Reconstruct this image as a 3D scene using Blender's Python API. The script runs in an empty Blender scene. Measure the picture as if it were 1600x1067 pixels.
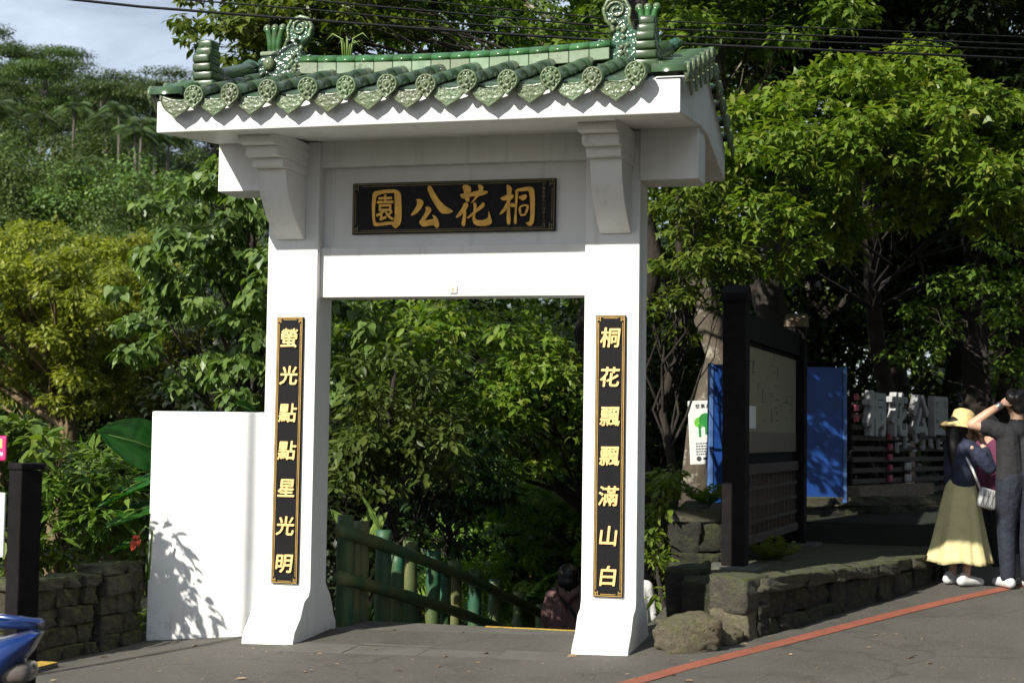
import bpy, bmesh, math, random
import numpy as np
from mathutils import Vector, Matrix

SC = bpy.context.scene
COL = SC.collection
R = math.radians
rng = np.random.default_rng(7)
random.seed(7)

# ------------------------------------------------------------------ camera
CAM_POS = Vector((5.05, -11.45, 1.62))
_y, _p, _r = R(-14.85), R(3.37), R(0.84)
FW = Vector((math.sin(_y)*math.cos(_p), math.cos(_y)*math.cos(_p), math.sin(_p)))
_rt = Vector((math.cos(_y), -math.sin(_y), 0)); _up = _rt.cross(FW)
RT = math.cos(_r)*_rt + math.sin(_r)*_up
UP = -math.sin(_r)*_rt + math.cos(_r)*_up
cam_data = bpy.data.cameras.new('camera')
cam = bpy.data.objects.new('camera', cam_data); COL.objects.link(cam)
M = Matrix((RT, UP, -FW)).transposed().to_4x4(); M.translation = CAM_POS
cam.matrix_world = M
cam_data.lens = 55; cam_data.sensor_width = 36; cam_data.clip_end = 2000; cam_data.clip_start = .1
cam_data.dof.use_dof = True; cam_data.dof.focus_distance = 12.3; cam_data.dof.aperture_fstop = 3.4
SC.camera = cam
FPX = 55/36*1600
def at(u, v, d):
    """a point of the place seen at photo pixel (u, v), d metres in front of the camera"""
    return CAM_POS + d*(FW + RT*((u-800)/FPX) - UP*((v-533.5)/FPX))

# ------------------------------------------------------------------ sky, sun, exposure
SUN_TO = Vector((-.525, -1.045, .765)).normalized()
sun_el = math.asin(SUN_TO.z)
sun_az = math.atan2(SUN_TO.x, SUN_TO.y)
w = bpy.data.worlds.new('World'); SC.world = w; w.use_nodes = True
nt = w.node_tree; nt.nodes.clear()
out = nt.nodes.new('ShaderNodeOutputWorld'); bg = nt.nodes.new('ShaderNodeBackground')
sky = nt.nodes.new('ShaderNodeTexSky'); sky.sky_type = 'NISHITA'; sky.sun_disc = False
sky.sun_elevation = sun_el; sky.sun_rotation = sun_az
sky.air_density = 1.1; sky.dust_density = 1.0; sky.ozone_density = 1.2
tc = nt.nodes.new('ShaderNodeTexCoord'); mp = nt.nodes.new('ShaderNodeMapping')
mp.inputs['Scale'].default_value = (1.0, 1.0, 3.2)
nz = nt.nodes.new('ShaderNodeTexNoise'); nz.inputs['Scale'].default_value = 3.1; nz.inputs['Detail'].default_value = 7
nz.inputs['Roughness'].default_value = .6; nz.inputs['Distortion'].default_value = .4
cr = nt.nodes.new('ShaderNodeValToRGB')
cr.color_ramp.elements[0].position = .30; cr.color_ramp.elements[1].position = .62
mx = nt.nodes.new('ShaderNodeMixRGB'); mx.inputs[2].default_value = (12.0, 13.6, 16.2, 1)
ml = nt.nodes.new('ShaderNodeMath'); ml.operation = 'MULTIPLY'; ml.inputs[1].default_value = .75
nt.links.new(tc.outputs['Generated'], mp.inputs[0]); nt.links.new(mp.outputs[0], nz.inputs['Vector'])
nt.links.new(nz.outputs['Fac'], cr.inputs[0]); nt.links.new(cr.outputs[0], ml.inputs[0])
nt.links.new(ml.outputs[0], mx.inputs[0]); nt.links.new(sky.outputs[0], mx.inputs[1])
nt.links.new(mx.outputs[0], bg.inputs[0]); nt.links.new(bg.outputs[0], out.inputs[0])
bg.inputs[1].default_value = .052
sl = bpy.data.lights.new('sun', 'SUN'); sl.energy = 5.0; sl.angle = R(.53); sl.color = (1, .95, .86)
sun = bpy.data.objects.new('sun', sl); COL.objects.link(sun)
sun.rotation_euler = SUN_TO.to_track_quat('Z', 'Y').to_euler()
vs = SC.view_settings; vs.view_transform = 'Standard'; vs.look = 'None'; vs.exposure = .58; vs.gamma = 1; vs.use_curve_mapping = False
SC.render.engine = 'CYCLES'; SC.cycles.max_bounces = 4; SC.cycles.diffuse_bounces = 2; SC.cycles.use_adaptive_sampling = True; SC.cycles.adaptive_threshold = .02; SC.cycles.glossy_bounces = 2; SC.cycles.transmission_bounces = 3; SC.cycles.transparent_max_bounces = 4
SC.cycles.use_denoising = True; SC.cycles.caustics_reflective = False; SC.cycles.caustics_refractive = False
try: SC.cycles.denoiser = 'OPENIMAGEDENOISE'
except Exception: pass

# ------------------------------------------------------------------ materials
MATS = {}
def nodes_of(name):
    m = bpy.data.materials.new(name); m.use_nodes = True
    n = m.node_tree; n.nodes.clear()
    o = n.nodes.new('ShaderNodeOutputMaterial'); b = n.nodes.new('ShaderNodeBsdfPrincipled')
    n.links.new(b.outputs[0], o.inputs[0]); MATS[name] = m
    return m, n, b, o
def noise(n, scale, detail=5, rough=.6, coord='Object', sc=None):
    t = n.nodes.new('ShaderNodeTexCoord'); x = n.nodes.new('ShaderNodeTexNoise')
    x.inputs['Scale'].default_value = scale; x.inputs['Detail'].default_value = detail; x.inputs['Roughness'].default_value = rough
    if sc:
        q = n.nodes.new('ShaderNodeMapping'); q.inputs['Scale'].default_value = sc
        n.links.new(t.outputs[coord], q.inputs[0]); n.links.new(q.outputs[0], x.inputs['Vector'])
    else: n.links.new(t.outputs[coord], x.inputs['Vector'])
    return x.outputs['Fac']
def ramp(n, fac, stops):
    c = n.nodes.new('ShaderNodeValToRGB'); e = c.color_ramp.elements
    while len(e) < len(stops): e.new(.5)
    for k, (p, col) in enumerate(stops):
        e[k].position = p; e[k].color = (*col, 1) if len(col) == 3 else col
    n.links.new(fac, c.inputs[0]); return c.outputs[0]
def mixc(n, fac, a, b, mode='MIX'):
    x = n.nodes.new('ShaderNodeMixRGB'); x.blend_type = mode
    for k, v in ((0, fac), (1, a), (2, b)):
        if hasattr(v, 'is_output'): n.links.new(v, x.inputs[k])
        elif k == 0: x.inputs[0].default_value = v
        else: x.inputs[k].default_value = (*v, 1)
    return x.outputs[0]
def bump(n, b, fac, strength=.3, dist=.02):
    x = n.nodes.new('ShaderNodeBump'); x.inputs['Strength'].default_value = strength; x.inputs['Distance'].default_value = dist
    n.links.new(fac, x.inputs['Height']); n.links.new(x.outputs[0], b.inputs['Normal'])
def plain(name, col, rough=.6, var=.25, scale=8, bmp=0, bscale=40, metallic=0, coat=0, spec=.5):
    m, n, b, o = nodes_of(name)
    f = noise(n, scale)
    lo = tuple(c*(1-var) for c in col); hi = tuple(min(1, c*(1+var)) for c in col)
    n.links.new(ramp(n, f, [(.3, lo), (.7, hi)]), b.inputs['Base Color'])
    b.inputs['Roughness'].default_value = rough; b.inputs['Metallic'].default_value = metallic
    b.inputs['Coat Weight'].default_value = coat; b.inputs['Specular IOR Level'].default_value = spec
    if bmp: bump(n, b, noise(n, bscale, 4), bmp)
    return m
def sep_z(n, kind='Normal'):
    g = n.nodes.new('ShaderNodeNewGeometry'); s = n.nodes.new('ShaderNodeSeparateXYZ')
    n.links.new(g.outputs[kind], s.inputs[0]); return s.outputs[2]
def mathn(n, op, a, b=None):
    x = n.nodes.new('ShaderNodeMath'); x.operation = op
    for k, v in ((0, a), (1, b)):
        if v is None: continue
        if hasattr(v, 'is_output'): n.links.new(v, x.inputs[k])
        else: x.inputs[k].default_value = v
    return x.outputs[0]

def white_paint(name, streak=True):
    m, n, b, o = nodes_of(name)
    f1 = noise(n, 2.2, 6, .65, sc=(1, 1, .25) if streak else None); f2 = noise(n, 30, 3)
    c = ramp(n, f1, [(.28, (.70, .70, .67)), (.5, (.79, .79, .77)), (.75, (.82, .82, .81))])
    c = mixc(n, mathn(n, 'MULTIPLY', f2, .12), c, (.55, .54, .5))
    st_ = noise(n, 7, 6, .7, sc=(1, 1, .04)); c = mixc(n, ramp(n, st_, [(.56, (0, 0, 0)), (.72, (.45, .45, .45))]), c, (.36, .35, .31))
    c = mixc(n, ramp(n, noise(n, 1.1, 7, .7), [(.58, (0, 0, 0)), (.75, (.35, .35, .35))]), c, (.50, .48, .42))
    # splash-up grime along the foot, a real stain
    g = n.nodes.new('ShaderNodeNewGeometry'); s = n.nodes.new('ShaderNodeSeparateXYZ'); n.links.new(g.outputs['Position'], s.inputs[0])
    mr = n.nodes.new('ShaderNodeMapRange'); mr.inputs[1].default_value = -.12; mr.inputs[2].default_value = .28; mr.inputs[3].default_value = .7; mr.inputs[4].default_value = 0
    n.links.new(s.outputs[2], mr.inputs[0])
    gr = mathn(n, 'MULTIPLY', mr.outputs[0], ramp(n, noise(n, 14, 6, .7), [(.5, (0, 0, 0)), (.68, (1, 1, 1))]))
    c = mixc(n, gr, c, (.22, .21, .17))
    n.links.new(c, b.inputs['Base Color']); b.inputs['Roughness'].default_value = .55; b.inputs['Specular IOR Level'].default_value = .35
    bump(n, b, noise(n, 55, 4, .6), .25, .006)
    return m
white_paint('white_paint'); white_paint('wing_paint', False)

def glaze(name, a, c2, rough=.16, relief=0, rscale=60):
    m, n, b, o = nodes_of(name)
    f = noise(n, 9, 5)
    c = ramp(n, f, [(.3, a), (.7, c2)])
    oi = n.nodes.new('ShaderNodeObjectInfo')
    c = mixc(n, mathn(n, 'MULTIPLY', oi.outputs['Random'], .65), c, (a[0]*.9, a[1]*.55, a[2]*.6))
    c = mixc(n, ramp(n, noise(n, 13, 7, .75), [(.55, (0, 0, 0)), (.72, (.7, .7, .7))]), c, (.10, .095, .06))
    c = mixc(n, ramp(n, noise(n, 5, 6, .7), [(.60, (0, 0, 0)), (.70, (.75, .75, .75))]), c, (.045, .05, .018))
    n.links.new(c, b.inputs['Base Color']); b.inputs['Roughness'].default_value = rough
    b.inputs['Coat Weight'].default_value = .25; b.inputs['Coat Roughness'].default_value = .15
    if relief:
        t = n.nodes.new('ShaderNodeTexCoord'); v = n.nodes.new('ShaderNodeTexVoronoi'); v.feature = 'SMOOTH_F1'; v.inputs['Scale'].default_value = rscale
        n.links.new(t.outputs['Object'], v.inputs['Vector']); bump(n, b, v.outputs['Distance'], relief, .012)
    return m
glaze('green_glaze', (.028, .070, .024), (.05, .105, .040), .27)
glaze('green_glaze_relief', (.085, .145, .062), (.15, .21, .11), .38, .5, 48)
glaze('pale_glaze', (.20, .30, .19), (.30, .40, .28), .16)
glaze('ridge_glaze', (.035, .13, .035), (.05, .17, .05), .22)
glaze('dark_glaze', (.025, .085, .05), (.05, .13, .075), .2, .8, 50)
plain('old_mortar', (.20, .18, .15), .9, .4, 9, .5, 30)
plain('board_black', (.006, .006, .008), .5, .4, 20, .05, 90, spec=.15)
plain('board_granite', (.010, .010, .011), .6, .5, 160, spec=.1)
plain('gold_leaf', (.52, .29, .055), .42, .25, 14, .1, 60, .55)
plain('gold_bright', (.84, .56, .22), .45, .2, 14, .1, 60, .15)
plain('gold_trim', (.42, .26, .07), .45, .2, 14, 0, 60, .4)
plain('dim_trim', (.16, .12, .05), .5, .25, 14, 0, 60, .3)

def asphalt():
    m, n, b, o = nodes_of('asphalt')
    f = noise(n, .55, 6, .6); g = noise(n, 170, 3, .6)
    c = ramp(n, f, [(.3, (.045, .041, .033)), (.7, (.078, .071, .058))])
    c = mixc(n, ramp(n, g, [(.48, (0, 0, 0)), (.72, (.8, .8, .8))]), c, (.27, .25, .21))
    c = mixc(n, ramp(n, noise(n, 1.3, 7, .72), [(.50, (0, 0, 0)), (.68, (.55, .55, .55))]), c, (.035, .032, .026))
    c = mixc(n, ramp(n, noise(n, 60, 2, .5), [(.70, (0, 0, 0)), (.76, (.8, .8, .8))]), c, (.34, .32, .28))
    c = mixc(n, ramp(n, noise(n, 26, 5, .7), [(.66, (0, 0, 0)), (.8, (.6, .6, .6))]), c, (.03, .03, .028))
    tcn = n.nodes.new('ShaderNodeTexCoord'); vo = n.nodes.new('ShaderNodeTexVoronoi'); vo.feature = 'DISTANCE_TO_EDGE'; vo.inputs['Scale'].default_value = .33
    ds = n.nodes.new('ShaderNodeTexNoise'); ds.inputs['Scale'].default_value = 2.2; ds.inputs['Detail'].default_value = 6; n.links.new(tcn.outputs['Object'], ds.inputs['Vector'])
    dm = n.nodes.new('ShaderNodeMixRGB'); dm.blend_type = 'ADD'; dm.inputs[0].default_value = .5; n.links.new(tcn.outputs['Object'], dm.inputs[1]); n.links.new(ds.outputs['Color'], dm.inputs[2]); n.links.new(dm.outputs[0], vo.inputs['Vector'])
    c = mixc(n, ramp(n, vo.outputs['Distance'], [(.002, (.40, .40, .40)), (.007, (0, 0, 0))]), c, (.022, .020, .016))
    n.links.new(c, b.inputs['Base Color']); b.inputs['Roughness'].default_value = .85
    bump(n, b, g, .6, .008)
asphalt()
def concrete():
    m, n, b, o = nodes_of('path_concrete')
    f = noise(n, 3, 6, .65); g = noise(n, 90, 4, .6)
    c = ramp(n, f, [(.3, (.085, .08, .066)), (.7, (.14, .13, .108))])
    c = mixc(n, ramp(n, noise(n, 7, 6, .75, sc=(1, 5, 1)), [(.66, (0, 0, 0)), (.8, (.7, .7, .7))]), c, (.42, .42, .40))
    c = mixc(n, ramp(n, g, [(.5, (0, 0, 0)), (.8, (.5, .5, .5))]), c, (.05, .048, .04))
    n.links.new(c, b.inputs['Base Color']); b.inputs['Roughness'].default_value = .85; bump(n, b, g, .4, .006)
concrete()
plain('joint_dark', (.02, .019, .016), .95, .4, 20)
def paint_line(name, col):
    m, n, b, o = nodes_of(name)
    c = ramp(n, noise(n, 5, 5), [(.3, tuple(x*.75 for x in col)), (.7, col)])
    c = mixc(n, ramp(n, noise(n, 40, 6, .75), [(.49, (0, 0, 0)), (.64, (.85, .85, .85))]), c, (.07, .062, .05))
    n.links.new(c, b.inputs['Base Color']); b.inputs['Roughness'].default_value = .75; bump(n, b, noise(n, 150, 3), .4, .006)
paint_line('red_line', (.34, .095, .05)); paint_line('yellow_paint', (.55, .36, .04))
def stone(name, base, moss=.6, mossc=(.085, .11, .018)):
    m, n, b, o = nodes_of(name)
    oi = n.nodes.new('ShaderNodeObjectInfo')
    f = noise(n, 6, 7, .65)
    c = ramp(n, f, [(.25, tuple(x*.45 for x in base)), (.5, base), (.78, tuple(min(1, x*1.6) for x in base))])
    c = mixc(n, mathn(n, 'MULTIPLY', oi.outputs['Random'], .35), c, tuple(x*.4 for x in base))
    up = n.nodes.new('ShaderNodeMapRange'); up.inputs[1].default_value = .1; up.inputs[2].default_value = .75
    n.links.new(sep_z(n), up.inputs[0])
    mf = mathn(n, 'ADD', mathn(n, 'MULTIPLY', up.outputs[0], moss), ramp(n, noise(n, 3.2, 5, .7), [(.48, (0, 0, 0)), (.72, (.75, .75, .75))]))
    mm = ramp(n, noise(n, 24, 4), [(.3, tuple(x*.5 for x in mossc)), (.75, tuple(x*1.5 for x in mossc))])
    mf2 = mathn(n, 'MULTIPLY', mf, ramp(n, noise(n, 11, 6, .7), [(.32, (0, 0, 0)), (.6, (1, 1, 1))]))
    mn = mathn(n, 'MINIMUM', mf2, 1.0)
    n.links.new(mixc(n, mn, c, mm), b.inputs['Base Color']); b.inputs['Roughness'].default_value = .9
    bump(n, b, noise(n, 14, 9, .75), 1.0, .09)
stone('mossy_stone', (.13, .115, .09), .75); stone('dark_stone', (.038, .033, .026), .5); stone('boulder_stone', (.22, .185, .125), .5)
stone('wall_stone', (.085, .075, .058), .7, (.12, .13, .02)); stone('cast_concrete', (.20, .19, .17), .15)
plain('soil', (.035, .028, .018), .95, .5, 3, .6, 20)
def forest_floor():
    m, n, b, o = nodes_of('forest_floor')
    n.links.new(ramp(n, noise(n, .35, 8, .7), [(.3, (.006, .009, .004)), (.55, (.014, .021, .007)), (.75, (.028, .028, .013))]), b.inputs['Base Color'])
    b.inputs['Roughness'].default_value = 1; bump(n, b, noise(n, 2.0, 8, .7), 1, .3)
forest_floor()
plain('dark_timber', (.009, .0075, .0078), .75, .35, 12, .15, 40, spec=.12)
plain('brown_timber', (.04, .026, .016), .65, .35, 10, .3, 40)
plain('old_or_sunlit_timber', (.17, .13, .085), .8, .35, 10, .4, 40)
plain('map_paper', (.22, .195, .10), .35, .1, 3)
plain('map_band', (.12, .095, .06), .4, .1, 3)
plain('map_ink', (.10, .10, .085), .6, .2, 10)
plain('blue_panel', (.013, .060, .26), .42, .2, 4, .05, 30)
plain('blue_edge', (.08, .16, .38), .5, .2, 5)
plain('white_sign', (.74, .76, .74), .4, .05, 5)
plain('sign_ink', (.05, .06, .06), .6, .1, 9)
plain('sign_green', (.16, .50, .06), .5, .15, 9); plain('sign_green_dark', (.03, .25, .05), .5, .15, 9)
plain('letter_white', (.34, .34, .34), .5, .1, 6)
plain('red_block', (.36, .05, .09), .6, .2, 8)
plain('pink_sign', (.62, .03, .16), .45, .2, 6)
plain('cable_black', (.006, .006, .006), .6, .2, 8)
def bamboo():
    m, n, b, o = nodes_of('bamboo_paint')
    c = ramp(n, noise(n, 3.0, 6, .65, sc=(1, 1, .35)), [(.38, (.013, .085, .045)), (.50, (.055, .095, .03)), (.64, (.12, .125, .04))])
    c = mixc(n, ramp(n, noise(n, 22, 5, .7), [(.6, (0, 0, 0)), (.75, (.5, .5, .5))]), c, (.018, .03, .012))
    n.links.new(c, b.inputs['Base Color']); b.inputs['Roughness'].default_value = .55; bump(n, b, noise(n, 30, 5), .35, .01)
bamboo()
def bark(name, a, c2, patch=None):
    m, n, b, o = nodes_of(name)
    f = noise(n, 9, 7, .7, sc=(1, 1, .3))
    c = ramp(n, f, [(.3, a), (.7, c2)])
    if patch: c = mixc(n, ramp(n, noise(n, 4.5, 6, .7), [(.53, (0, 0, 0)), (.62, (.9, .9, .9))]), c, patch)
    n.links.new(c, b.inputs['Base Color']); b.inputs['Roughness'].default_value = .9; bump(n, b, f, .9, .03)
bark('bark_dark', (.012, .009, .007), (.038, .029, .021)); bark('bark_grey', (.055, .045, .032), (.13, .105, .075), (.32, .29, .23))
bark('bark_tan', (.09, .06, .03), (.21, .15, .08)); bark('bark_pale', (.05, .045, .035), (.14, .12, .095))

def leaf_mat(name, cols, transl=.35, rough=.42, tcol=None, spec=.4):
    v0, v1 = (.6, .7) if 'hill' in name or name in ('leaf_dark', 'leaf_palm') else (.9, .2)
    m, n, b, o = nodes_of(name)
    g = n.nodes.new('ShaderNodeNewGeometry'); oi = n.nodes.new('ShaderNodeObjectInfo')
    c = ramp(n, g.outputs['Random Per Island'], [(k/max(1, len(cols)-1), c) for k, c in enumerate(cols)])
    hs = n.nodes.new('ShaderNodeHueSaturation'); n.links.new(c, hs.inputs['Color'])
    n.links.new(mathn(n, 'ADD', mathn(n, 'MULTIPLY', oi.outputs['Random'], v1), v0), hs.inputs['Value'])
    n.links.new(mathn(n, 'ADD', mathn(n, 'MULTIPLY', oi.outputs['Random'], .03), .485), hs.inputs['Hue'])
    n.links.new(hs.outputs[0], b.inputs['Base Color']); b.inputs['Roughness'].default_value = rough; b.inputs['Specular IOR Level'].default_value = spec
    t = n.nodes.new('ShaderNodeBsdfTranslucent'); x = n.nodes.new('ShaderNodeMixShader'); x.inputs[0].default_value = transl
    tm = mixc(n, 1.0, hs.outputs[0], tcol or (1.25, 1.35, .5), 'MULTIPLY')
    n.links.new(tm, t.inputs[0]); n.links.new(b.outputs[0], x.inputs[1]); n.links.new(t.outputs[0], x.inputs[2]); n.links.new(x.outputs[0], o.inputs[0])
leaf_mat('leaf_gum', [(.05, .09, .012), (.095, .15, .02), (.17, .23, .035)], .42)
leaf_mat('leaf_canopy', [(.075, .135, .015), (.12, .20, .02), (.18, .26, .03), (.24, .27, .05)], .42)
leaf_mat('leaf_tung', [(.075, .13, .03), (.115, .18, .042), (.17, .24, .06)], .35)
leaf_mat('leaf_olive', [(.14, .17, .018), (.23, .26, .03), (.33, .36, .055)], .4)
leaf_mat('leaf_broad', [(.042, .075, .014), (.068, .11, .02), (.105, .155, .028)], .32, .48, None, .35)
leaf_mat('leaf_fern', [(.11, .19, .03), (.16, .26, .04), (.23, .31, .055)], .45)
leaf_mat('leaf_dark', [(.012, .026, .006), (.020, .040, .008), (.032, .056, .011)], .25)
leaf_mat('leaf_hill', [(.040, .072, .016), (.065, .105, .022), (.10, .145, .03)], .25, .5)
leaf_mat('leaf_hill_light', [(.07, .12, .028), (.10, .155, .034), (.14, .19, .042)], .25, .5)
leaf_mat('leaf_palm', [(.05, .085, .026), (.09, .13, .04)], .2, .4)
leaf_mat('leaf_shrub', [(.075, .13, .018), (.12, .18, .025), (.18, .24, .038)], .35)
leaf_mat('leaf_giant', [(.02, .085, .012), (.03, .11, .016)], .4, .35)
leaf_mat('leaf_blade', [(.16, .26, .05), (.20, .30, .07)], .35)
leaf_mat('leaf_dry', [(.20, .12, .05), (.30, .20, .10), (.38, .30, .20), (.16, .07, .03)], .1, .8)
plain('petal_red', (.55, .06, .02), .5, .3, 20); plain('stalk_green', (.10, .17, .03), .5, .2, 12)
plain('grass_green', (.16, .24, .05), .5, .3, 12)
plain('skin', (.50, .30, .20), .5, .08, 9); plain('hair', (.010, .007, .006), .45, .3, 30)
plain('navy_knit', (.018, .024, .05), .85, .4, 14, .9, 16); plain('straw_hat', (.62, .46, .20), .8, .2, 30, .4, 110)
plain('yellow_cloth', (.56, .50, .25), .85, .12, 12, .2, 120); plain('bag_white', (.62, .62, .60), .5, .12, 60)
plain('bag_line', (.12, .12, .12), .6, .1, 9); plain('shoe_white', (.58, .58, .58), .6, .1, 12)
plain('black_cloth', (.014, .014, .016), .85, .45, 12, .9, 14); plain('jeans', (.010, .014, .024), .85, .5, 9, .9, 16)
plain('jeans_faded', (.07, .09, .12), .85, .3, 30, .3, 120)
plain('maroon_cloth', (.10, .018, .05), .85, .25, 20, .3, 60); plain('mauve_cloth', (.16, .085, .078), .9, .3, 10, .9, 16)
plain('white_cloth', (.70, .70, .70), .85, .08, 20, .2, 60); plain('steel', (.35, .35, .36), .3, .1, 9, 0, 9, .9)
plain('scooter_blue', (.008, .032, .15), .25, .15, 5, 0, 9, .2, .6); plain('scooter_grey', (.10, .10, .10), .4, .2, 9); plain('rubber', (.012, .012, .012), .85, .2, 9)
plain('lamp_lens', (.10, .085, .075), .2, .2, 9); plain('lamp_red', (.35, .02, .01), .15, .2, 9); plain('seat_black', (.012, .012, .013), .55, .2, 9)

# ------------------------------------------------------------------ object helpers
def tag(o, label=None, cat=None, group=None, kind=None):
    if label: o['label'] = label
    if cat: o['category'] = cat
    if group: o['group'] = group
    if kind: o['kind'] = kind
    return o
def link(name, me, mat=None, parent=None, loc=None):
    o = bpy.data.objects.new(name, me); COL.objects.link(o)
    if mat and me is not None and len(me.materials) == 0: me.materials.append(MATS[mat])
    if parent: o.parent = parent
    if loc is not None: o.location = loc
    return o
def empty(name, loc=(0, 0, 0), rz=0):
    o = bpy.data.objects.new(name, None); COL.objects.link(o); o.location = loc; o.rotation_euler = (0, 0, rz)
    o.empty_display_size = .2
    return o
def copy_tree(o, parent=None):
    c = o.copy(); COL.objects.link(c); c.parent = parent
    for ch in list(o.children): copy_tree(ch, c)
    return c
def mesh_np(name, V, F, smooth=False):
    """V (n,3); F (m,k) faces of k corners"""
    V = np.asarray(V, dtype=np.float32); F = np.asarray(F, dtype=np.int32)
    me = bpy.data.meshes.new(name); m, k = F.shape
    me.vertices.add(len(V)); me.vertices.foreach_set('co', V.ravel())
    me.loops.add(m*k); me.loops.foreach_set('vertex_index', F.ravel())
    me.polygons.add(m); me.polygons.foreach_set('loop_start', np.arange(0, m*k, k, dtype=np.int32)); me.polygons.foreach_set('loop_total', np.full(m, k, dtype=np.int32))
    if smooth: me.polygons.foreach_set('use_smooth', np.ones(m, dtype=bool))
    me.update(calc_edges=True); return me
class MB:
    """collects plain shapes into one mesh"""
    def __init__(s): s.v = []; s.f = []
    def add(s, v, f):
        k = len(s.v); s.v += [tuple(p) for p in v]; s.f += [tuple(i+k for i in q) for q in f]; return s
    def box(s, a, b, taper=0):
        x0, y0, z0 = a; x1, y1, z1 = b; t = taper
        return s.add([(x0, y0, z0), (x1, y0, z0), (x1, y1, z0), (x0, y1, z0), (x0+t, y0+t, z1), (x1-t, y0+t, z1), (x1-t, y1-t, z1), (x0+t, y1-t, z1)],
                     [(3, 2, 1, 0), (4, 5, 6, 7), (0, 1, 5, 4), (1, 2, 6, 5), (2, 3, 7, 6), (3, 0, 4, 7)])
    def prism(s, poly, axis, a, b):
        """poly: 2D points; extruded along axis 'x'|'y'|'z' from a to b. x: (y,z); y: (x,z); z: (x,y)"""
        def P(p, t): return {'x': (t, p[0], p[1]), 'y': (p[0], t, p[1]), 'z': (p[0], p[1], t)}[axis]
        n = len(poly); v = [P(p, a) for p in poly] + [P(p, b) for p in poly]
        f = [tuple(range(n-1, -1, -1)), tuple(range(n, 2*n))] + [(i, (i+1) % n, n+(i+1) % n, n+i) for i in range(n)]
        return s.add(v, f)
    def tube(s, pts, rad, sides=8, cap=True):
        pts = [Vector(p) for p in pts]; n = len(pts)
        if not hasattr(rad, '__len__'): rad = [rad]*n
        t0 = (pts[1]-pts[0]).normalized(); ref = Vector((0, 0, 1)) if abs(t0.z) < .9 else Vector((1, 0, 0))
        x = t0.cross(ref).normalized(); vs_ = []
        for i, p in enumerate(pts):
            t = (pts[min(i+1, n-1)]-pts[max(i-1, 0)]).normalized()
            x = (x-t*x.dot(t)).normalized(); y = t.cross(x)
            for k in range(sides):
                a = 2*math.pi*k/sides; vs_.append(p+(x*math.cos(a)+y*math.sin(a))*rad[i])
        f = [(i*sides+k, i*sides+(k+1) % sides, (i+1)*sides+(k+1) % sides, (i+1)*sides+k) for i in range(n-1) for k in range(sides)]
        if cap: f += [tuple(range(sides-1, -1, -1)), tuple((n-1)*sides+k for k in range(sides))]
        return s.add(vs_, f)
    def lathe(s, prof, c=(0, 0, 0), sides=16, axis='z'):
        v = []; n = len(prof)
        for r_, z in prof:
            for k in range(sides):
                a = 2*math.pi*k/sides; x, y = r_*math.cos(a), r_*math.sin(a)
                p = {'z': (x, y, z), 'y': (x, z, y), 'x': (z, x, y)}[axis]
                v.append((p[0]+c[0], p[1]+c[1], p[2]+c[2]))
        f = [(i*sides+k, i*sides+(k+1) % sides, (i+1)*sides+(k+1) % sides, (i+1)*sides+k) for i in range(n-1) for k in range(sides)]
        f += [tuple(range(sides-1, -1, -1)), tuple((n-1)*sides+k for k in range(sides))]
        return s.add(v, f)
    def ball(s, c, r_, rings=7, sides=12):
        rx, ry, rz = r_ if hasattr(r_, '__len__') else (r_, r_, r_)
        prof = []
        v = []
        for i in range(rings+1):
            ph = math.pi*(i+.02)/(rings+.04)
            for k in range(sides):
                a = 2*math.pi*k/sides
                v.append((c[0]+rx*math.sin(ph)*math.cos(a), c[1]+ry*math.sin(ph)*math.sin(a), c[2]-rz*math.cos(ph)))
        f = [(i*sides+k, i*sides+(k+1) % sides, (i+1)*sides+(k+1) % sides, (i+1)*sides+k) for i in range(rings) for k in range(sides)]
        f += [tuple(range(sides-1, -1, -1)), tuple(rings*sides+k for k in range(sides))]
        return s.add(v, f)
    def mesh(s, name, smooth=False, bevel=0, seg=2):
        me = bpy.data.meshes.new(name); me.from_pydata(s.v, [], s.f)
        if bevel or True:
            bm = bmesh.new(); bm.from_mesh(me); bmesh.ops.recalc_face_normals(bm, faces=bm.faces)
            if bevel:
                es = [e for e in bm.edges if len(e.link_faces) == 2 and e.calc_face_angle(0) > .5]
                bmesh.ops.bevel(bm, geom=es, offset=bevel, segments=seg, affect='EDGES', profile=.5)
            bm.to_mesh(me); bm.free()
        if smooth:
            for p in me.polygons: p.use_smooth = True
        me.update(); return me
    def build(s, name, mat, parent=None, smooth=False, bevel=0, loc=None, seg=2):
        return link(name, s.mesh(name, smooth, bevel, seg), mat, parent, loc)
def box(name, a, b, mat, parent=None, bevel=0, taper=0): return MB().box(a, b, taper).build(name, mat, parent, False, bevel)
ORD = ['first', 'second', 'third', 'fourth', 'fifth', 'sixth', 'seventh', 'eighth', 'ninth', 'tenth', 'eleventh', 'twelfth', 'thirteenth', 'fourteenth', 'fifteenth',
       'sixteenth', 'seventeenth', 'eighteenth', 'nineteenth', 'twentieth', 'twenty-first', 'twenty-second', 'twenty-third', 'twenty-fourth', 'twenty-fifth', 'twenty-sixth',
       'twenty-seventh', 'twenty-eighth', 'twenty-ninth', 'thirtieth', 'thirty-first', 'thirty-second', 'thirty-third', 'thirty-fourth', 'thirty-fifth', 'thirty-sixth', 'thirty-seventh', 'thirty-eighth']
def smooth01(x, a, b):
    t = np.clip((x-a)/(b-a), 0, 1); return t*t*(3-2*t)

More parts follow.
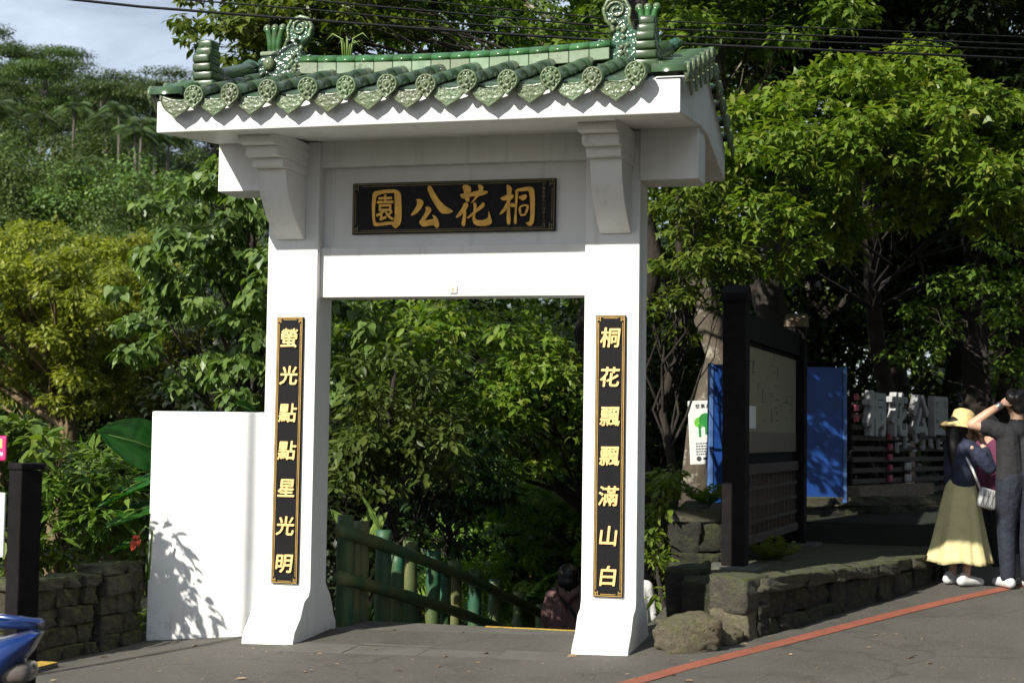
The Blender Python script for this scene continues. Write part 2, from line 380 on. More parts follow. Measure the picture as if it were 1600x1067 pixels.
# ------------------------------------------------------------------ the ground
def h_road(x, y):
    x = np.asarray(x, float); y = np.asarray(y, float)
    return .0173*(x-1.4) + .07*np.minimum(0, np.maximum(x, -3)) + .064*np.log1p(np.exp(np.minimum(2*(y+.3), 60)))/2
def grid(name, x0, x1, y0, y1, nx, ny, zf, mat):
    X, Y = np.meshgrid(np.linspace(x0, x1, nx), np.linspace(y0, y1, ny)); Z = zf(X, Y)
    V = np.stack([X.ravel(), Y.ravel(), Z.ravel()], 1)
    i = np.arange(nx*ny).reshape(ny, nx)
    F = np.stack([i[:-1, :-1].ravel(), i[:-1, 1:].ravel(), i[1:, 1:].ravel(), i[1:, :-1].ravel()], 1)
    return link(name, mesh_np(name, V, F, True), mat)
def terrain_z(x, y):
    x = np.asarray(x, float); y = np.asarray(y, float)
    dx, dy = x-CAM_POS.x, y-CAM_POS.y
    D = dx*FW.x+dy*FW.y; L = (dx*RT.x+dy*RT.y)/np.maximum(D, 4)
    wl = 1-smooth01(x-.06*np.maximum(y, 0), 1.9, 3.1)
    valley = -.35-.30*np.clip(y-1.0, 0, 13)-.02*np.clip(y-14, 0, 20)
    right = np.where(y > 5.5, .7+.05*np.clip(y-5.5, 0, 30), h_road(x, np.minimum(y, 30))-.25)
    near = h_road(x, np.minimum(y, 30))-.35
    z = np.where(y < .4, near, wl*valley+(1-wl)*right)
    z = np.where((y < .9) & (y >= .4), np.minimum(z, -.35), z)
    hill = (np.clip(D, 34, 58)-34)*.54+np.clip(D-58, 0, 40)*.2
    amp = 1.0-.55*smooth01(L, -.33, .05)+.12*np.sin(x*.13)*np.cos(y*.11)
    amp = np.where(L > .05, .30, amp)
    z = z+hill*amp-np.clip(D-100, 0, 60)*.2
    z = z+.25*np.sin(x*.9+y*.4)*smooth01(D, 22, 30)
    return np.where(y < -1, np.minimum(z, -.5+h_road(x, y)*0), z)
xs = np.concatenate([np.linspace(-260, -20, 50), np.linspace(-18, 22, 70), np.linspace(25, 200, 30)])
ys = np.concatenate([np.linspace(-120, -5, 20), np.linspace(-4, 30, 70), np.linspace(32, 240, 70)])
X, Y = np.meshgrid(xs, ys); Z = terrain_z(X, Y)
i = np.arange(X.size).reshape(X.shape)
F = np.stack([i[:-1, :-1].ravel(), i[:-1, 1:].ravel(), i[1:, 1:].ravel(), i[1:, :-1].ravel()], 1)
tag(link('terrain', mesh_np('terrain', np.stack([X.ravel(), Y.ravel(), Z.ravel()], 1), F, True), 'forest_floor'),
    'dark wooded ground falling behind the gate and rising as a hillside', kind='structure')

# road: one sheet with an L outline (in front of the gate, then on along its right side)
bm = bmesh.new()
def sheet(x0, x1, y0, y1, nx, ny):
    g = [[bm.verts.new((x, y, float(h_road(x, y)))) for x in np.linspace(x0, x1, nx)] for y in np.linspace(y0, y1, ny)]
    for a in range(ny-1):
        for b_ in range(nx-1): bm.faces.new((g[a][b_], g[a][b_+1], g[a+1][b_+1], g[a+1][b_]))
sheet(-14, 2.9, -40, .45, 24, 50); sheet(2.9, 16, -40, .45, 20, 50); sheet(2.9, 16, .45, 32, 20, 50)
bmesh.ops.remove_doubles(bm, verts=bm.verts, dist=1e-4)
me = bpy.data.meshes.new('road'); bm.to_mesh(me); bm.free()
for p in me.polygons: p.use_smooth = True
tag(link('road', me, 'asphalt'), 'weathered grey asphalt road in front of the white gate', kind='structure')

# red painted edge line on the road
RL = [Vector(p) for p in ((2.75, -2.6), (3.21, -1.44), (3.56, -.5), (4.34, 1.01), (5.33, 2.68), (6.45, 4.3), (8.2, 6.6))]
vv, ff = [], []
for k in range(60):
    t = k/59*5.999; i_ = int(t); f_ = t-i_
    p0, p1, p2, p3 = RL[max(i_-1, 0)], RL[i_], RL[i_+1], RL[min(i_+2, 6)]
    c = .5*((2*p1)+(p2-p0)*f_+(2*p0-5*p1+4*p2-p3)*f_*f_+(3*p1-p0-3*p2+p3)*f_**3)
    d_ = (p2-p0).lerp(p3-p1, f_).normalized(); n_ = Vector((d_.y, -d_.x))
    for s in (-.07, .07):
        q = c+n_*s; vv.append((q.x, q.y, float(h_road(q.x, q.y))+.005))
for k in range(59): ff.append((2*k, 2*k+1, 2*k+3, 2*k+2))
me = bpy.data.meshes.new('road_line'); me.from_pydata(vv, [], ff)
tag(link('road_line', me, 'red_line'), 'faded red line painted along the edge of the road', kind='structure')

# landing behind the gate: concrete slabs with open joints, then steps going down
def h_path(y): return .03+.004*y
path = empty('path', (0, 0, 0)); tag(path, 'grey concrete slab landing between the gate pillars', kind='structure')
def pz(x, y): return .034+.016*(x-1.5)+.022*y
def tilted(x0, x1, y0, y1, top, bot):
    v = [(x0, y0, pz(x0, y0)+bot), (x1, y0, pz(x1, y0)+bot), (x1, y1, pz(x1, y1)+bot), (x0, y1, pz(x0, y1)+bot), (x0, y0, pz(x0, y0)+top), (x1, y0, pz(x1, y0)+top), (x1, y1, pz(x1, y1)+top), (x0, y1, pz(x0, y1)+top)]
    return MB().add(v, [(3, 2, 1, 0), (4, 5, 6, 7), (0, 1, 5, 4), (1, 2, 6, 5), (2, 3, 7, 6), (3, 0, 4, 7)])
tilted(.36, 2.62, -.63, .63, -.018, -.4).build('slab_bed', 'joint_dark', path)
cols = [.37, .93, 1.50, 2.07, 2.61]; rows = [-.62, -.22, .20, .62]
for a in range(4):
    for b_ in range(3):
        tilted(cols[a]+.007, cols[a+1]-.007, rows[b_]+.005, rows[b_+1]-.005, random.uniform(-.003, .002), -.05).build('slab', 'path_concrete', path)
st = empty('stairs', (0, .64, 0)); tag(st, 'concrete steps leading down behind the gate beside the green fence', kind='structure')
for k in range(15):
    y0 = .42*k; z1 = .035-.16*k
    s_ = MB().box((.46, y0, z1-.5), (2.66, y0+.44, z1)).build('step', 'path_concrete', st, bevel=.01)
    if k == 0: MB().box((1.55, y0+.38, z1+.001), (2.5, y0+.425, z1+.006)).build('edge_stripe', 'yellow_paint', s_)

# ------------------------------------------------------------------ the gate
gate = empty('park_gate', (1.49, .16, 0))
tag(gate, 'white memorial gate with two pillars, green glazed roof and black gold lettered boards', 'gate')
GO = Vector((1.49, .16, 0))
def G(o):        # built in world coordinates, kept there under the gate
    o.parent = gate; o.matrix_parent_inverse = Matrix.Translation(-GO); return o
def Gb(mb, name, mat, smooth=False, bevel=0, seg=2, parent=None):
    o = mb.build(name, mat, None, smooth, bevel, None, seg)
    if parent is None: return G(o)
    o.parent = parent; return o
D = .326
for x0, x1, zb in ((0, .422, -.06), (2.572, 2.988, -.06)):
    prof = [(-.335, zb), (-.325, .03), (-.295, .09), (-.235, .145), (-.185, .19), (-.15, .25), (-.12, .30), (-.075, .325), (-.03, .34), (0, .40), (0, 3.90),
            (D, 3.90), (D, .42), (D+.03, .38), (D+.10, .32), (D+.15, .23), (D+.19, .15), (D+.235, .09), (D+.24, zb)]
    Gb(MB().prism(prof, 'x', x0, x1), 'pillar', 'white_paint', bevel=.008)
Gb(MB().box((.418, .062, 2.669), (2.576, .29, 3.066)), 'lintel', 'white_paint', bevel=.008)
Gb(MB().box((.415, .122, 3.05), (2.58, .25, 3.72)), 'wall_panel', 'white_paint')
Gb(MB().box((.417, .04, 3.70), (2.577, .30, 3.93)), 'top_beam', 'white_paint', bevel=.006)
for x0, x1 in ((-.44, .004), (2.984, 3.425)):
    Gb(MB().box((x0, -.018, 3.52), (x1, .345, 3.93)), 'beam_end', 'white_paint', bevel=.008)
for x0, x1 in ((.083, .314), (2.690, 2.925)):
    b_ = MB()
    prof = [(.01, 3.126), (-.03, 3.126)]
    for k in range(1, 12):
        t = k/12; prof.append((-.03-.38*(1-(1-t)**2.2), 3.126+.496*t))
    prof += [(-.41, 3.622), (.01, 3.622)]
    br = Gb(MB().prism(prof, 'x', x0, x1), 'bracket', 'white_paint', bevel=.004)
    for k, (yy, z0, z1, e) in enumerate(((-.50, 3.622, 3.690, .012), (-.62, 3.690, 3.762, .018), (-.75, 3.762, 3.820, .022), (-.85, 3.820, 3.875, .026))):
        o = MB().box((x0-e, yy, z0), (x1+e, .01, z1)).build('bracket_step', 'white_paint', br, bevel=.004)
# roof slab with a gable section
slab = [(-1.045, 3.80), (-1.045, 4.035), (.16, 4.43), (1.385, 4.00), (1.385, 3.72), (.34, 3.905), (-.015, 3.905)]
roof = Gb(MB().prism(slab, 'x', -.457, 3.445), 'roof_slab', 'white_paint', bevel=.012)
def RZ(y): return 4.035+.395*(y+1.045)/1.205 if y < .16 else 4.43-.43*(y-.16)/1.225
def sub(mb, name, mat, smooth=False, bevel=0, parent=roof, seg=2):
    return mb.build(name, mat, parent, smooth, bevel, None, seg)
# round cap tile (rosette disc with a pointed foot), one mesh shared by all
def cap_mesh():
    m = MB(); o = []
    for k in range(28):
        a = 2*math.pi*k/28+math.pi/2; r_ = .074
        if abs((a % (2*math.pi))-1.5*math.pi) < .5: r_ += .028*(1-abs((a % (2*math.pi))-1.5*math.pi)/.5)
        o.append((r_*math.cos(a), r_*math.sin(a)))
    n = len(o); rings = [(1, .03), (1, -.012), (.86, -.016), (.82, -.006), (.55, -.008), (.5, -.018), (.34, -.022), (.3, -.014), (.22, -.024), (.05, -.032)]
    v = [(x*s, y_, z*s) for s, y_ in rings for x, z in o]
    f = [(i*n+k, i*n+(k+1) % n, (i+1)*n+(k+1) % n, (i+1)*n+k) for i in range(len(rings)-1) for k in range(n)]
    f += [tuple(range(n)), tuple((len(rings)-1)*n+k for k in range(n))]
    m.add(v, f)
    for k in range(9):
        a = 2*math.pi*k/9; m.ball((.049*math.cos(a), -.012, .049*math.sin(a)), (.014, .008, .014), 4, 7)
    return m.mesh('cap_tile', True)
def drip_mesh():
    W = .134; pts = [(t*W, -.042+.044*t*t) for t in np.linspace(-1, 1, 13)]; low = []
    for t in np.linspace(1, -1, 21):
        a = abs(t); low.append((t*W, -.030-.108*(1-a**2.7)-.030*max(0, 1-a*2.6)**1.5))
    poly = pts+low; n = len(poly)
    v = [(x, .0, z) for x, z in poly]+[(x*1.0, -.022, z) for x, z in poly]+[(x*.9, -.024, -.075+(z+.075)*.84) for x, z in poly]+[(x*.86, -.018, -.075+(z+.075)*.78) for x, z in poly]
    m = MB().add(v, [tuple(range(n))]+[(j*n+i, j*n+(i+1) % n, (j+1)*n+(i+1) % n, (j+1)*n+i) for j in range(3) for i in range(n)]+[tuple(range(4*n-1, 3*n-1, -1))])
    for t, zz, r_ in ((-.55, -.045, .018), (-.28, -.075, .020), (0, -.062, .022), (.28, -.075, .020), (.55, -.045, .018), (-.14, -.108, .014), (.14, -.108, .014), (0, -.132, .010), (-.42, -.085, .012), (.42, -.085, .012)):
        m.ball((t*W, -.018, zz), (r_, .0045, r_*.8), 4, 8)
    return m.mesh('drip_tile', False)
def barrel_mesh(length, rise, r_=.066, n=10):
    # half round cover tiles, three overlapping lengths
    m = MB(); seg = 4
    for s in range(seg):
        y0, y1 = length*s/seg, length*(s+1)/seg
        for rr, ya in ((r_, y0),):
            v = []
            for yy, q in ((y0, r_*1.0), (y1+.02, r_*.9)):
                for k in range(n+1):
                    a = math.pi*k/n; v.append((q*math.cos(a), yy, rise*yy/length+q*math.sin(a)-.01))
            w_ = n+1
            m.add(v, [(k, k+1, w_+k+1, w_+k) for k in range(n)]+[tuple(range(w_-1, -1, -1)), tuple(range(w_, 2*w_))])
    return m.mesh('cover_tile', True)
def pan_mesh(length, rise, w_=.135, n=6):
    v = []
    for yy in np.linspace(0, length, 5):
        for dz in (0, -.014):
            for k in range(n+1):
                t = k/n*2-1; v.append((t*w_, yy, rise*yy/length+.035*t*t+dz))
    f = []
    q = n+1
    for a in range(4):
        for k in range(n):
            f.append((a*2*q+k, a*2*q+k+1, (a+1)*2*q+k+1, (a+1)*2*q+k)); f.append((a*2*q+q+k+1, a*2*q+q+k, (a+1)*2*q+q+k, (a+1)*2*q+q+k+1))
    f += [(k+1, k, q+k, q+k+1) for k in range(n)]
    return MB().add(v, f).mesh('pan_tile', True)
cap_me, drip_me = cap_mesh(), drip_mesh()
LR, RS = 1.20, .39
cov_me, pan_me = barrel_mesh(LR, RS), pan_mesh(LR, RS)
bcov_me, bpan_me = barrel_mesh(LR, RS*1.08), pan_mesh(LR, RS*1.08)
for me_, mt in ((cap_me, 'green_glaze_relief'), (drip_me, 'green_glaze_relief'), (cov_me, 'green_glaze'), (pan_me, 'green_glaze'), (bcov_me, 'green_glaze'), (bpan_me, 'green_glaze')):
    me_.materials.append(MATS[mt])
def put(name, me_, loc, rot=(0, 0, 0), parent=roof, sc=1):
    o = link(name, me_, None, parent, loc); o.rotation_euler = rot; o.scale = (sc, sc, sc); return o
NT = 12
for k in range(NT):
    x = -.105+k*(3.16+.105)/(NT-1)
    j = random.uniform(-.006, .006)
    put('cap_tile', cap_me, (x+j, -1.155+random.uniform(-.012, .012), 4.055+random.uniform(-.012, .012)), (random.uniform(-.03, .13), random.uniform(-.16, .16), random.uniform(-.09, .09)))
    put('cover_tile', cov_me, (x+j, -1.135, 4.055))
    put('drip_tile', drip_me, (x-.148, -1.115, 4.052+random.uniform(-.006, .006)), (random.uniform(-.05, .08), random.uniform(-.06, .06), random.uniform(-.05, .05)), sc=random.uniform(.96, 1.03))
    put('pan_tile', pan_me, (x-.148, -1.09, 4.03))
    put('cover_tile', bcov_me, (x, 1.46, 4.02), (0, 0, math.pi)); put('pan_tile', bpan_me, (x-.148, 1.42, 4.0), (0, 0, math.pi))
    put('cap_tile', cap_me, (x, 1.475, 4.02), (0, 0, math.pi)); put('drip_tile', drip_me, (x-.148, 1.44, 4.0), (0, 0, math.pi))
# verge (gable edge) tiles pointing sideways
vc = MB()
for q in range(1):
    v = []
    for yy, rr in ((0, .075), (.24, .07)):
        for k in range(11):
            a = math.pi*k/10; v.append((rr*math.cos(a), yy, rr*math.sin(a)-.01))
    vc.add(v, [(k, k+1, 12+k, 11+k) for k in range(10)]+[tuple(range(10, -1, -1)), tuple(range(11, 22))])
vc_me = vc.mesh('verge_tile', True); vc_me.materials.append(MATS['green_glaze'])
for side, xx, rz in ((-1, -.50, -math.pi/2), (1, 3.49, math.pi/2)):
    for k in range(11):
        yy = -1.02+k*.235; zz = RZ(yy)+.045
        put('verge_tile', vc_me, (xx, yy, zz), (0, 0, rz))
        put('verge_cap', cap_me, (xx+side*.01, yy, zz+.005), (0, 0, rz), sc=.86)
        put('verge_drip', drip_me, (xx+side*.0, yy+.117, zz-.005), (0, 0, rz), sc=.8)
# verge ridges with ribbed ends, mortar showing under the ends
for side, xx in ((-1, -.235), (1, 3.155)):
    pr = MB()
    pts = [(xx, yy, RZ(yy)+.11) for yy in np.linspace(-.62, .12, 8)]
    pr.tube(pts, .07, 10); sub(pr, 'verge_ridge', 'green_glaze', True)
    pr = MB(); pts = [(xx, yy, RZ(yy)+.11) for yy in np.linspace(.2, 1.2, 8)]; pr.tube(pts, .07, 10); sub(pr, 'verge_ridge', 'green_glaze', True)
    for k in range(6):        # stacked ribs curling up and forward
        zz = RZ(-.7)+.045+k*.062; lean = -.016*k+.004*k*k*(k > 3); wd = .088-.006*k
        rb = MB().box((xx-wd, -.70+lean-.055, zz), (xx+wd, -.70+lean+.26-.034*k, zz+.066))
        me_ = rb.mesh('ridge_rib', False, .017, 3)
        for p in me_.polygons: p.use_smooth = True
        link('ridge_rib', me_, 'green_glaze', roof)
    sub(MB().box((xx-.075, -.66, RZ(-.66)-.03), (xx+.075, -.34, RZ(-.4)+.10)), 'mortar', 'old_mortar', bevel=.02)
# main ridge
RX0, RX1 = .215, 2.735
def rcurve(x): t = (x-1.475)/1.26; return .035*t*t
nr_ = 16
sub(MB().box((RX0-.02, .06, 4.36), (RX1+.02, .26, 4.435)), 'ridge_base', 'green_glaze', bevel=.008)
for k in range(nr_):
    x0 = RX0+(RX1-RX0)*k/nr_; x1 = RX0+(RX1-RX0)*(k+1)/nr_; za, zb = rcurve(x0), rcurve(x1)
    def pc(y0, y1, z0, z1, name, mat, bev):
        v = [(x0+.002, y0, z0+za), (x1-.002, y0, z0+zb), (x1-.002, y1, z0+zb), (x0+.002, y1, z0+za), (x0+.002, y0, z1+za), (x1-.002, y0, z1+zb), (x1-.002, y1, z1+zb), (x0+.002, y1, z1+za)]
        sub(MB().add(v, [(3, 2, 1, 0), (4, 5, 6, 7), (0, 1, 5, 4), (1, 2, 6, 5), (2, 3, 7, 6), (3, 0, 4, 7)]), name, mat, bevel=bev)
    pc(.035, .285, 4.425, 4.520, 'ridge_tile', 'pale_glaze', .006)
    m = MB(); v = []
    for xx_, dz in ((x0+.003, za), (x1-.003, zb)):
        for q in range(11):
            a = math.pi*q/10; v.append((xx_, .16-.135*math.cos(a), 4.522+dz+.075*math.sin(a)))
    m.add(v, [(q, q+1, 12+q, 11+q) for q in range(10)]+[tuple(range(10, -1, -1)), tuple(range(11, 22)), (0, 11, 21, 10)])
    sub(m, 'ridge_cap', 'ridge_glaze', True)
# ridge end ornaments: fish tailed beasts, snouts outward, curled tails inward
def ornament(cx, s):
    m = MB()
    body = [(-.20, 0), (.20, 0), (.205, .10), (.19, .22), (.155, .30), (.10, .33), (.02, .30), (-.05, .255), (-.13, .25), (-.20, .20), (-.205, .10)]
    m.prism([(cx+s*x, 4.40+z) for x, z in body], 'y', .085, .235)
    o = Gb(m, 'ridge_beast', 'dark_glaze', bevel=.02)
    P = lambda x, z, y=.16: (cx+s*x, y, 4.40+z)
    # tail: flat paddle with raised rim
    tl = [(-.02+.20, .20), (.16, .30), (.235, .38), (.255, .46), (.225, .525), (.16, .545), (.085, .52), (.05, .455), (.06, .38), (.02, .28)]
    t = MB().prism([(cx+s*(x-.0), 4.40+z) for x, z in tl], 'y', .115, .205); t.build('tail', 'dark_glaze', o, bevel=.012)
    rim = [P(x, z, .115) for x, z in tl[1:]]; MB().tube(rim, .016, 7).build('tail_rim', 'green_glaze_relief', o, True)
    sp = []
    for k in range(22):
        a = k*.42; r_ = .075*(1-k/26); sp.append(P(.155+r_*math.cos(a), .45+r_*math.sin(a), .110))
    MB().tube(sp, .012, 6).build('tail_swirl', 'green_glaze_relief', o, True)
    for k in range(10):
        x, z = random.uniform(.06, .2), random.uniform(.1, .36); MB().ball(P(x, z, .085), (.022, .02, .022), 4, 8).build('scale', 'green_glaze_relief', o, True)
    # crest of three upright lobes
    for k, dx in enumerate((-.045, 0, .045)):
        MB().tube([P(-.08+dx*.7, .24), P(-.08+dx*.8, .36), P(-.08+dx*1.3, .45), P(-.08+dx*1.6, .475)], [.03, .03, .026, .034], 8).build('crest', 'ridge_glaze', o, True)
        MB().ball(P(-.08+dx*1.5, .475), .032, 5, 9).build('crest_curl', 'green_glaze_relief', o, True)
    MB().box((min(cx-s*.17, cx-s*.0), .07, 4.63), (max(cx-s*.17, cx-s*.0), .25, 4.665)).build('brow', 'pale_glaze', o, bevel=.01)
    MB().ball(P(-.09, .16, .075), (.055, .04, .06), 6, 10).build('eye', 'green_glaze_relief', o, True)
    sn = MB().tube([P(-.15, .12), P(-.24, .14), P(-.31, .19), P(-.35, .185)], [.075, .06, .045, .02], 9); sn.build('snout', 'dark_glaze', o, True)
    MB().tube([P(.16, .16, .09), P(.22, .20, .07), P(.27, .21, .06), P(.31, .19, .06)], [.016, .014, .01, .004], 6).build('whisker', 'dark_glaze', o, True)
ornament(.025, 1); ornament(2.925, -1)
# weed growing on the ridge
wd = empty('ridge_weed', (.62, .16, 4.6)); tag(wd, 'thin grass weed sprouting from the roof ridge beside the beast ornament', 'plant')
for k in range(7):
    a = k*.9; l_ = random.uniform(.10, .2)
    MB().tube([(.03*math.cos(a)-.05, .02*math.sin(a), -.03), (.05*math.cos(a)-.05, .03*math.sin(a), l_*.8), (.13*math.cos(a)-.05, .06*math.sin(a), l_), (.19*math.cos(a)-.05, .08*math.sin(a), l_*.7)], [.008, .007, .005, .001], 5).build('blade', 'grass_green', wd, True)

# ------- boards
def board(name, x0, x1, z0, z1, y, mat, trim, th=.03, t=.012, gap=.016, corner=.05):
    o = Gb(MB().box((x0, y-th, z0), (x1, y+.0, z1)), name, mat, bevel=.003)
    # double gold border with stepped key corners
    yy = y-th-.0025
    def strip(a, b_, c, d): MB().box((a, yy, c), (b_, yy+.0027, d)).build('border', trim, o)
    for e, tt in ((gap*.45, t*.55), (gap*1.35, t*.40)):
        cc = corner
        strip(x0+e+cc, x1-e-cc, z1-e-tt, z1-e); strip(x0+e+cc, x1-e-cc, z0+e, z0+e+tt)
        strip(x0+e, x0+e+tt, z0+e+cc, z1-e-cc); strip(x1-e-tt, x1-e, z0+e+cc, z1-e-cc)
    for sx, xc in ((1, x0), (-1, x1)):
        for sz, zc in ((1, z0), (-1, z1)):
            def q(a, b_, c, d):
                xa, xb = sorted((xc+sx*a, xc+sx*b_)); za, zb = sorted((zc+sz*c, zc+sz*d)); MB().box((xa, yy-.0004, za), (xb, yy+.0026, zb)).build('key_corner', trim, o)
            c = corner+gap; tt = t*.5
            q(gap*.45, c, gap*.45, gap*.45+tt); q(gap*.45, gap*.45+tt, gap*.45+tt+.0005, c)
            q(c*.62, c*.62+tt, gap*.45+tt+.0005, c*.9); q(gap*.45+tt+.0005, c*.6, c*.62, c*.62+tt); q(c*.35, c*.35+tt, gap*.45+tt+.0005, c*.6)
    return o
def glyphs(text_list, o, y, mat, w_, bold, depth=.006, shear=.0):
    """text_list: (character, x centre, z centre, size)"""
    for ch, x, z, s in text_list:
        cu = bpy.data.curves.new('character', 'FONT'); cu.body = ch; cu.size = 1; cu.extrude = depth/s; cu.offset = 0; cu.shear = shear
        cu.bevel_depth = .0; cu.resolution_u = 3
        tmp = bpy.data.objects.new('tmp', cu); COL.objects.link(tmp)
        dg = bpy.context.evaluated_depsgraph_get(); me = bpy.data.meshes.new_from_object(tmp.evaluated_get(dg))
        bpy.data.objects.remove(tmp)
        co = np.empty(len(me.vertices)*3, np.float32); me.vertices.foreach_get('co', co); co = co.reshape(-1, 3)
        mn, mx_ = co.min(0), co.max(0); c = (mn+mx_)/2
        V = np.stack([x+(co[:, 0]-c[0])*s*w_, y-(co[:, 2])*s, z+(co[:, 1]-c[1])*s], 1)
        faces = [tuple(p.vertices) for p in me.polygons]; bpy.data.meshes.remove(me); nv = len(V); W_, F_ = [], []
        for k, (dx, dz) in enumerate(((0, 0), (1, .4), (-1, -.4), (.3, -1), (-.3, 1)) if bold else ((0, 0),)):
            Q = V+np.array([dx*bold*s, -k*.00035*(1 if bold else 0), dz*bold*s]); W_ += Q.tolist(); F_ += [tuple(i_+k*nv for i_ in f) for f in faces]
        me = bpy.data.meshes.new('character'); me.from_pydata(W_, [], F_); link('character', me, mat, o)
bl = board('couplet_board', .100, .322, .428, 2.511, -.001, 'board_granite', 'gold_trim', .022, .012, .014, .036)
tag(bl, 'black vertical board with seven gold characters on the left pillar')
brd = board('couplet_board', 2.667, 2.892, .428, 2.511, -.001, 'board_granite', 'gold_trim', .022, .012, .014, .036)
tag(brd, 'black vertical board with seven gold characters on the right pillar')
zz = np.linspace(2.345, .585, 7)
glyphs([(c, .212, z, .155) for c, z in zip('螢光點點星光明', zz)], bl, -.0285, 'gold_bright', 1.0, .020, .006, .10)
glyphs([(c, 2.780, z, .155) for c, z in zip('桐花飄飄滿山白', zz)], brd, -.0285, 'gold_bright', 1.0, .020, .006, .10)
nb = board('name_board', .672, 2.318, 3.170, 3.572, .121, 'board_black', 'dim_trim', .035, .012, .018, .05)
tag(nb, 'black name board with four large gold brush characters above the opening')
glyphs([(c, 2.228, z, .027) for c, z in zip('中華民國九十四年十二月', np.linspace(3.525, 3.215, 11))], nb, .0825, 'dim_trim', 1.0, .01, .002)
# the four brush characters, drawn stroke by stroke (photo zoom units -> board)
HB = None
def board_h(pts_img, pts_brd):
    A_ = []; b_ = []
    for (u, v), (x, z) in zip(pts_img, pts_brd):
        A_ += [[u, v, 1, 0, 0, 0, -x*u, -x*v], [0, 0, 0, u, v, 1, -z*u, -z*v]]; b_ += [x, z]
    return np.append(np.linalg.solve(np.array(A_), np.array(b_)), 1).reshape(3, 3)
HB = board_h([(554.4, 290.2), (871, 278.1), (869, 358.8), (552.7, 367.7)], [(.672, 3.572), (2.318, 3.572), (2.318, 3.170), (.672, 3.170)])
def br2(p, ox, oy, sc):
    q = HB@np.array([ox+p[0]/sc, oy+p[1]/sc, 1]); return (q[0]/q[2], q[1]/q[2])
def ribbon(pts, w_):
    out_ = []; back = []
    for i_, p in enumerate(pts):
        a, b_ = Vector(pts[max(i_-1, 0)]), Vector(pts[min(i_+1, len(pts)-1)]); d_ = (b_-a).normalized(); n_ = Vector((-d_.y, d_.x))*(w_*(.75 if i_ in (0, len(pts)-1) else 1))
        out_.append(tuple(Vector(p)+n_)); back.append(tuple(Vector(p)-n_))
    return out_+back[::-1]
C1 = (550, 280, 9.41); C2 = (700, 275, 9.143)
CHARS = [
 (C1, [[(345,215),(420,195),(560,175),(690,178),(745,220),(755,300),(762,450),(758,620),(735,690),(670,745),(640,720),(605,680),(480,700),(355,715),(335,640),(322,450),(330,270)]], [(394,272),(490,238),(640,225),(656,240),(660,640),(560,640),(385,665),(370,600),(372,450),(385,330)]),
 (C1, [[(965,315),(1020,305),(1080,340),(1080,385),(1030,470),(960,535),(905,557),(893,530),(940,470),(985,390),(985,345)],
       [(1145,130),(1165,112),(1195,125),(1240,210),(1310,320),(1400,410),(1520,475),(1490,505),(1420,522),(1345,520),(1300,470),(1220,350),(1150,210),(1138,160)],
       [(1105,430),(1140,410),(1195,445),(1195,490),(1140,560),(1100,620),(1180,605),(1235,590),(1205,550),(1215,535),(1270,565),(1305,630),(1308,700),(1280,733),(1250,715),(1230,685),(1150,700),(1075,715),(1030,680),(1012,640),(1050,590),(1100,510),(1115,465)]], None),
 (C2, [[(230,152),(290,137),(350,165),(360,205),(340,290),(330,370),(305,390),(270,360),(265,290),(250,230)],
       [(200,275),(230,262),(330,255),(470,215),(590,225),(602,242),(580,268),(480,300),(330,310),(240,340),(205,310)],
       [(445,150),(480,130),(540,165),(530,220),(450,320),(380,390),(345,405),(400,330),(455,250),(470,190)],
       [(250,395),(300,390),(322,430),(290,490),(220,570),(150,612),(128,598),(180,530),(235,450)],
       [(250,470),(290,500),(282,600),(275,700),(252,738),(225,715),(215,690),(235,590)],
       [(530,378),(558,410),(540,460),(430,530),(350,600),(310,620),(290,605),(350,550),(440,470),(500,410)],
       [(385,385),(430,395),(440,440),(420,520),(415,620),(460,640),(560,630),(605,580),(605,490),(635,580),(658,660),(640,695),(560,720),(460,722),(400,700),(375,650),(378,560),(395,470)]], None),
 (C2, [[(860,135),(895,135),(945,180),(935,240),(915,350),(912,500),(918,640),(912,690),(885,700),(862,680),(858,600),(865,450),(868,300),(865,190)],
       [(765,325),(800,305),(900,260),(960,270),(970,300),(930,350),(850,360),(800,355)],
       [(915,340),(900,420),(850,500),(790,550),(752,562),(775,520),(830,440),(870,360)],
       [(900,410),(950,385),(1000,420),(990,450),(930,450),(900,435)],
       [(985,200),(1030,210),(1030,300),(1010,450),(1005,600),(1008,670),(990,695),(965,675),(962,640),(980,500),(985,350)],
       [(990,200),(1080,175),(1190,155),(1235,165),(1265,205),(1270,400),(1260,600),(1245,680),(1195,718),(1165,705),(1125,668),(1190,650),(1200,550),(1200,350),(1185,215),(1110,225),(1030,235)],
       [(1030,310),(1060,290),(1130,265),(1160,285),(1150,325),(1100,365),(1060,340)],
       ribbon([(1060,450),(1050,480),(1062,560)],18), ribbon([(1045,450),(1100,425),(1160,420)],17), ribbon([(1165,415),(1165,470),(1130,545)],20), ribbon([(1055,565),(1100,560),(1145,545)],17)], None),
]
